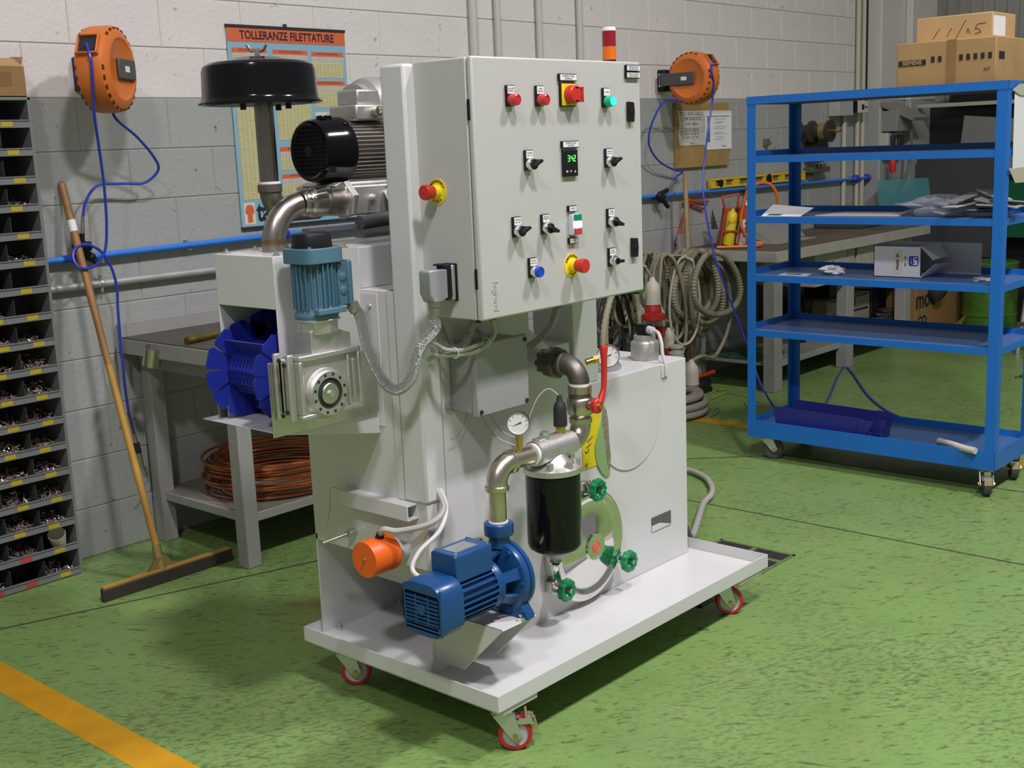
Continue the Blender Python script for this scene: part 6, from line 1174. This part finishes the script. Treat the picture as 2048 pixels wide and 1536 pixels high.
def crumple(mb, c, sx_, sy, sz, seed, n=14):
    rng = random.Random(seed); vs = []; fs = []; R = n//2; c = V(c)
    for i in range(R+1):
        p = math.pi*i/R
        for k in range(n):
            a = 2*math.pi*k/n; f = 1+rng.uniform(-.35, .35); z = c.z+sz*math.cos(p)*f
            vs.append((c.x+sx_*math.sin(p)*math.cos(a)*f, c.y+sy*math.sin(p)*math.sin(a)*f, max(z, c.z-sz*.95)))
    for i in range(R):
        for k in range(n): fs.append((i*n+k, (i+1)*n+k, (i+1)*n+(k+1) % n, i*n+(k+1) % n))
    return mb.add(vs, fs)
obj('plastic_bag', crumple(MB(), (5.28, 2.20, 1.232), .10, .16, .042, 4, 18), mat('clear_plastic', (.55, .58, .62), .18, alpha=.6), label='crumpled clear plastic bag on the upper middle shelf', cat='bag', smooth=False)
cl = thing('grey_offcuts', 'heap of grey felt offcuts at the right of the upper middle shelf', 'offcuts', (5.3, 1.98, 1.19))
FELT = mat('grey_felt', (.36, .345, .33), .9, var=.08)
rng = random.Random(11)
for k in range(9):
    cx_, cy_, cz_ = 5.22+rng.uniform(-.06, .15), 1.93+rng.uniform(-.02, .13), 1.222+k*.008; q = MB()
    q.M = Matrix.Translation((cx_, cy_, cz_)) @ Matrix.Rotation(rng.uniform(0, 3), 4, 'Z') @ Matrix.Rotation(rng.uniform(-.22, .22), 4, 'Y') @ Matrix.Rotation(rng.uniform(-.15, .15), 4, 'X')
    q.box(-.09, .09, -.035, .035, -.0025, .0025); obj('offcut', q, FELT, cl)
wbx = thing('filter_carton', 'white open filter box with blue logo lying on the trolley', 'box', (5.28, 2.37, .914))
WBX = mat('white_carton', (.62, .62, .62), .55)
x0, x1, y0, y1, z0, z1 = 5.25, 5.47, 2.27, 2.49, .9145, 1.057
for q in ((x0, x0+.003, y0, y1, z0, z1), (x1-.003, x1, y0, y1, z0, z1), (x0, x1, y0, y1, z0, z0+.003), (x0, x1, y0, y1, z1-.003, z1), (x0, x1, y1-.003, y1, z0, z1)): B('box_wall', *q, WBX, wbx, bev=0)
obj('box_flap', MB().add([(x0, y0, z1), (x1, y0, z1), (x1-.03, y0-.055, z1-.055), (x0+.02, y0-.05, z1-.06), (x0, y0, z1-.002), (x1, y0, z1-.002), (x1-.03, y0-.055, z1-.057), (x0+.02, y0-.05, z1-.062)], [(0,3,2,1), (4,5,6,7), (0,1,5,4), (1,2,6,5), (2,3,7,6), (3,0,4,7)]), WBX, wbx, smooth=False)
obj('box_flap', MB().add([(x0, y0, z0), (x1, y0, z0), (x1-.02, y0-.06, z0+.05), (x0+.03, y0-.055, z0+.06), (x0, y0, z0+.002), (x1, y0, z0+.002), (x1-.02, y0-.06, z0+.052), (x0+.03, y0-.055, z0+.062)], [(0,1,2,3), (7,6,5,4), (0,4,5,1), (1,5,6,2), (2,6,7,3), (3,7,4,0)]), WBX, wbx, smooth=False)
B('box_flap', x1-.003, x1, y0-.19, y0, z0, z1+.0, WBX, wbx, bev=0)
FX_ = x0
obj('logo_block', MB().prism(rsq(.022, .008), 'yz', 0, .001), mat('logo_blue', (.02, .02, .35), .5), wbx); wbx.children[-1].location = (x0-.001, 2.30, .99); WL[wbx.children[-1].name] = V((x0-.001, 2.30, .99))
text('logo_lettering', 'UFI', .024, (x0-.0024, 2.293, .99), (0,0,-1), (0,-1,0), PAPER, wbx, ext=.0002, bold=.0012); text('logo_lettering', 'FILTERS', .0085, (x0-.0024, 2.311, .99), (0,0,-1), (0,-1,0), PAPER, wbx, ext=.0002)
obj('paper_tape', MB().box(x0-.0008, x0+.0002, 2.355, 2.395, .93, 1.04), mat('tape_cream', (.60, .57, .44), .6), wbx, smooth=False); text('box_lettering', 'FAI/60  20', .017, (x0-.0012, 2.375, .985), (0,0,1), (0,1,0), INK, wbx, ext=.0002, bold=.0006)
obj('flag_mark', MB().box(x0-.0008, x0+.0002, 2.336, 2.342, .995, 1.01), GREENK, wbx, smooth=False); obj('flag_mark', MB().box(x0-.0008, x0+.0002, 2.336, 2.342, .965, .98), RED, wbx, smooth=False)
obj('crumpled_paper', crumple(MB(), (5.27, 2.70, .932), .045, .065, .02, 9), PAPER, label='crumpled white paper on the middle shelf', cat='paper', smooth=False)
ps = sheetbox('photo_sheet', 'small white printed card on the middle shelf', 'paper', [(5.14, 2.92), (5.22, 2.93), (5.23, 2.79), (5.14, 2.77)], .9145, .0015, PAPER)
obj('print_patch', MB().prism([(5.165, 2.90), (5.195, 2.90), (5.195, 2.82), (5.165, 2.82)], 'xy', .9161, .9167), INK, ps, smooth=False)
obj('bag_scrap', crumple(MB(), (5.24, 1.98, .922), .03, .05, .008, 15), MATS['clear_plastic'], label='scrap of clear plastic on the middle shelf', cat='bag', smooth=False)
# blue belt pieces on the deck
bp_ = thing('belt_section', 'dark blue plastic belt section with upright guards on the trolley deck', 'belt section', (5.25, 2.62, .17))
BD = mat('belt_blue_dark', (.02, .025, .20), .4)
for x in (5.14, 5.33): obj('guard_strip', MB().prism([(2.93, .172), (2.50, .172), (2.49, .262), (2.945, .272)], 'yz', x, x+.004), BD, bp_)
obj('belt_base', MB().box(5.145, 5.335, 2.50, 2.93, .170, .18), BD, bp_)
for k in range(6): obj('belt_slat', MB().box(5.15, 5.33, 2.45+k*.018, 2.46+k*.018, .18, .195), BD, bp_)
for (y, x, s) in ((2.42, 5.30, 1), (2.40, 5.18, 1), (2.46, 5.13, 0), (2.44, 5.34, 1)): obj('guard_plate', MB().prism([(y, .19), (y+.04, .18), (y+.03+.03*s, .265), (y-.04+.02*s, .255)], 'yz', x, x+.004), BD, bp_)
obj('guard_plate', MB().prism([(5.16, .172), (5.26, .172), (5.25, .22), (5.17, .22)], 'xz', 2.40, 2.404), BD, bp_)
obj('blue_chip', MB().box(5.12, 5.17, 2.10, 2.16, .1695, .18), BD, label='small dark blue plastic chip on the trolley deck', cat='chip', bev=.003)
obj('white_tube', MB().tube(spline([at(1879, 882, z=.186), at(1905, 889, z=.2), at(1930, 897, z=.2), at(1951, 902, z=.2)], 5), .0145, 12), mat('white_pipe_plastic', (.60, .57, .50), .5), label='short white plastic tube on the trolley deck', cat='tube')
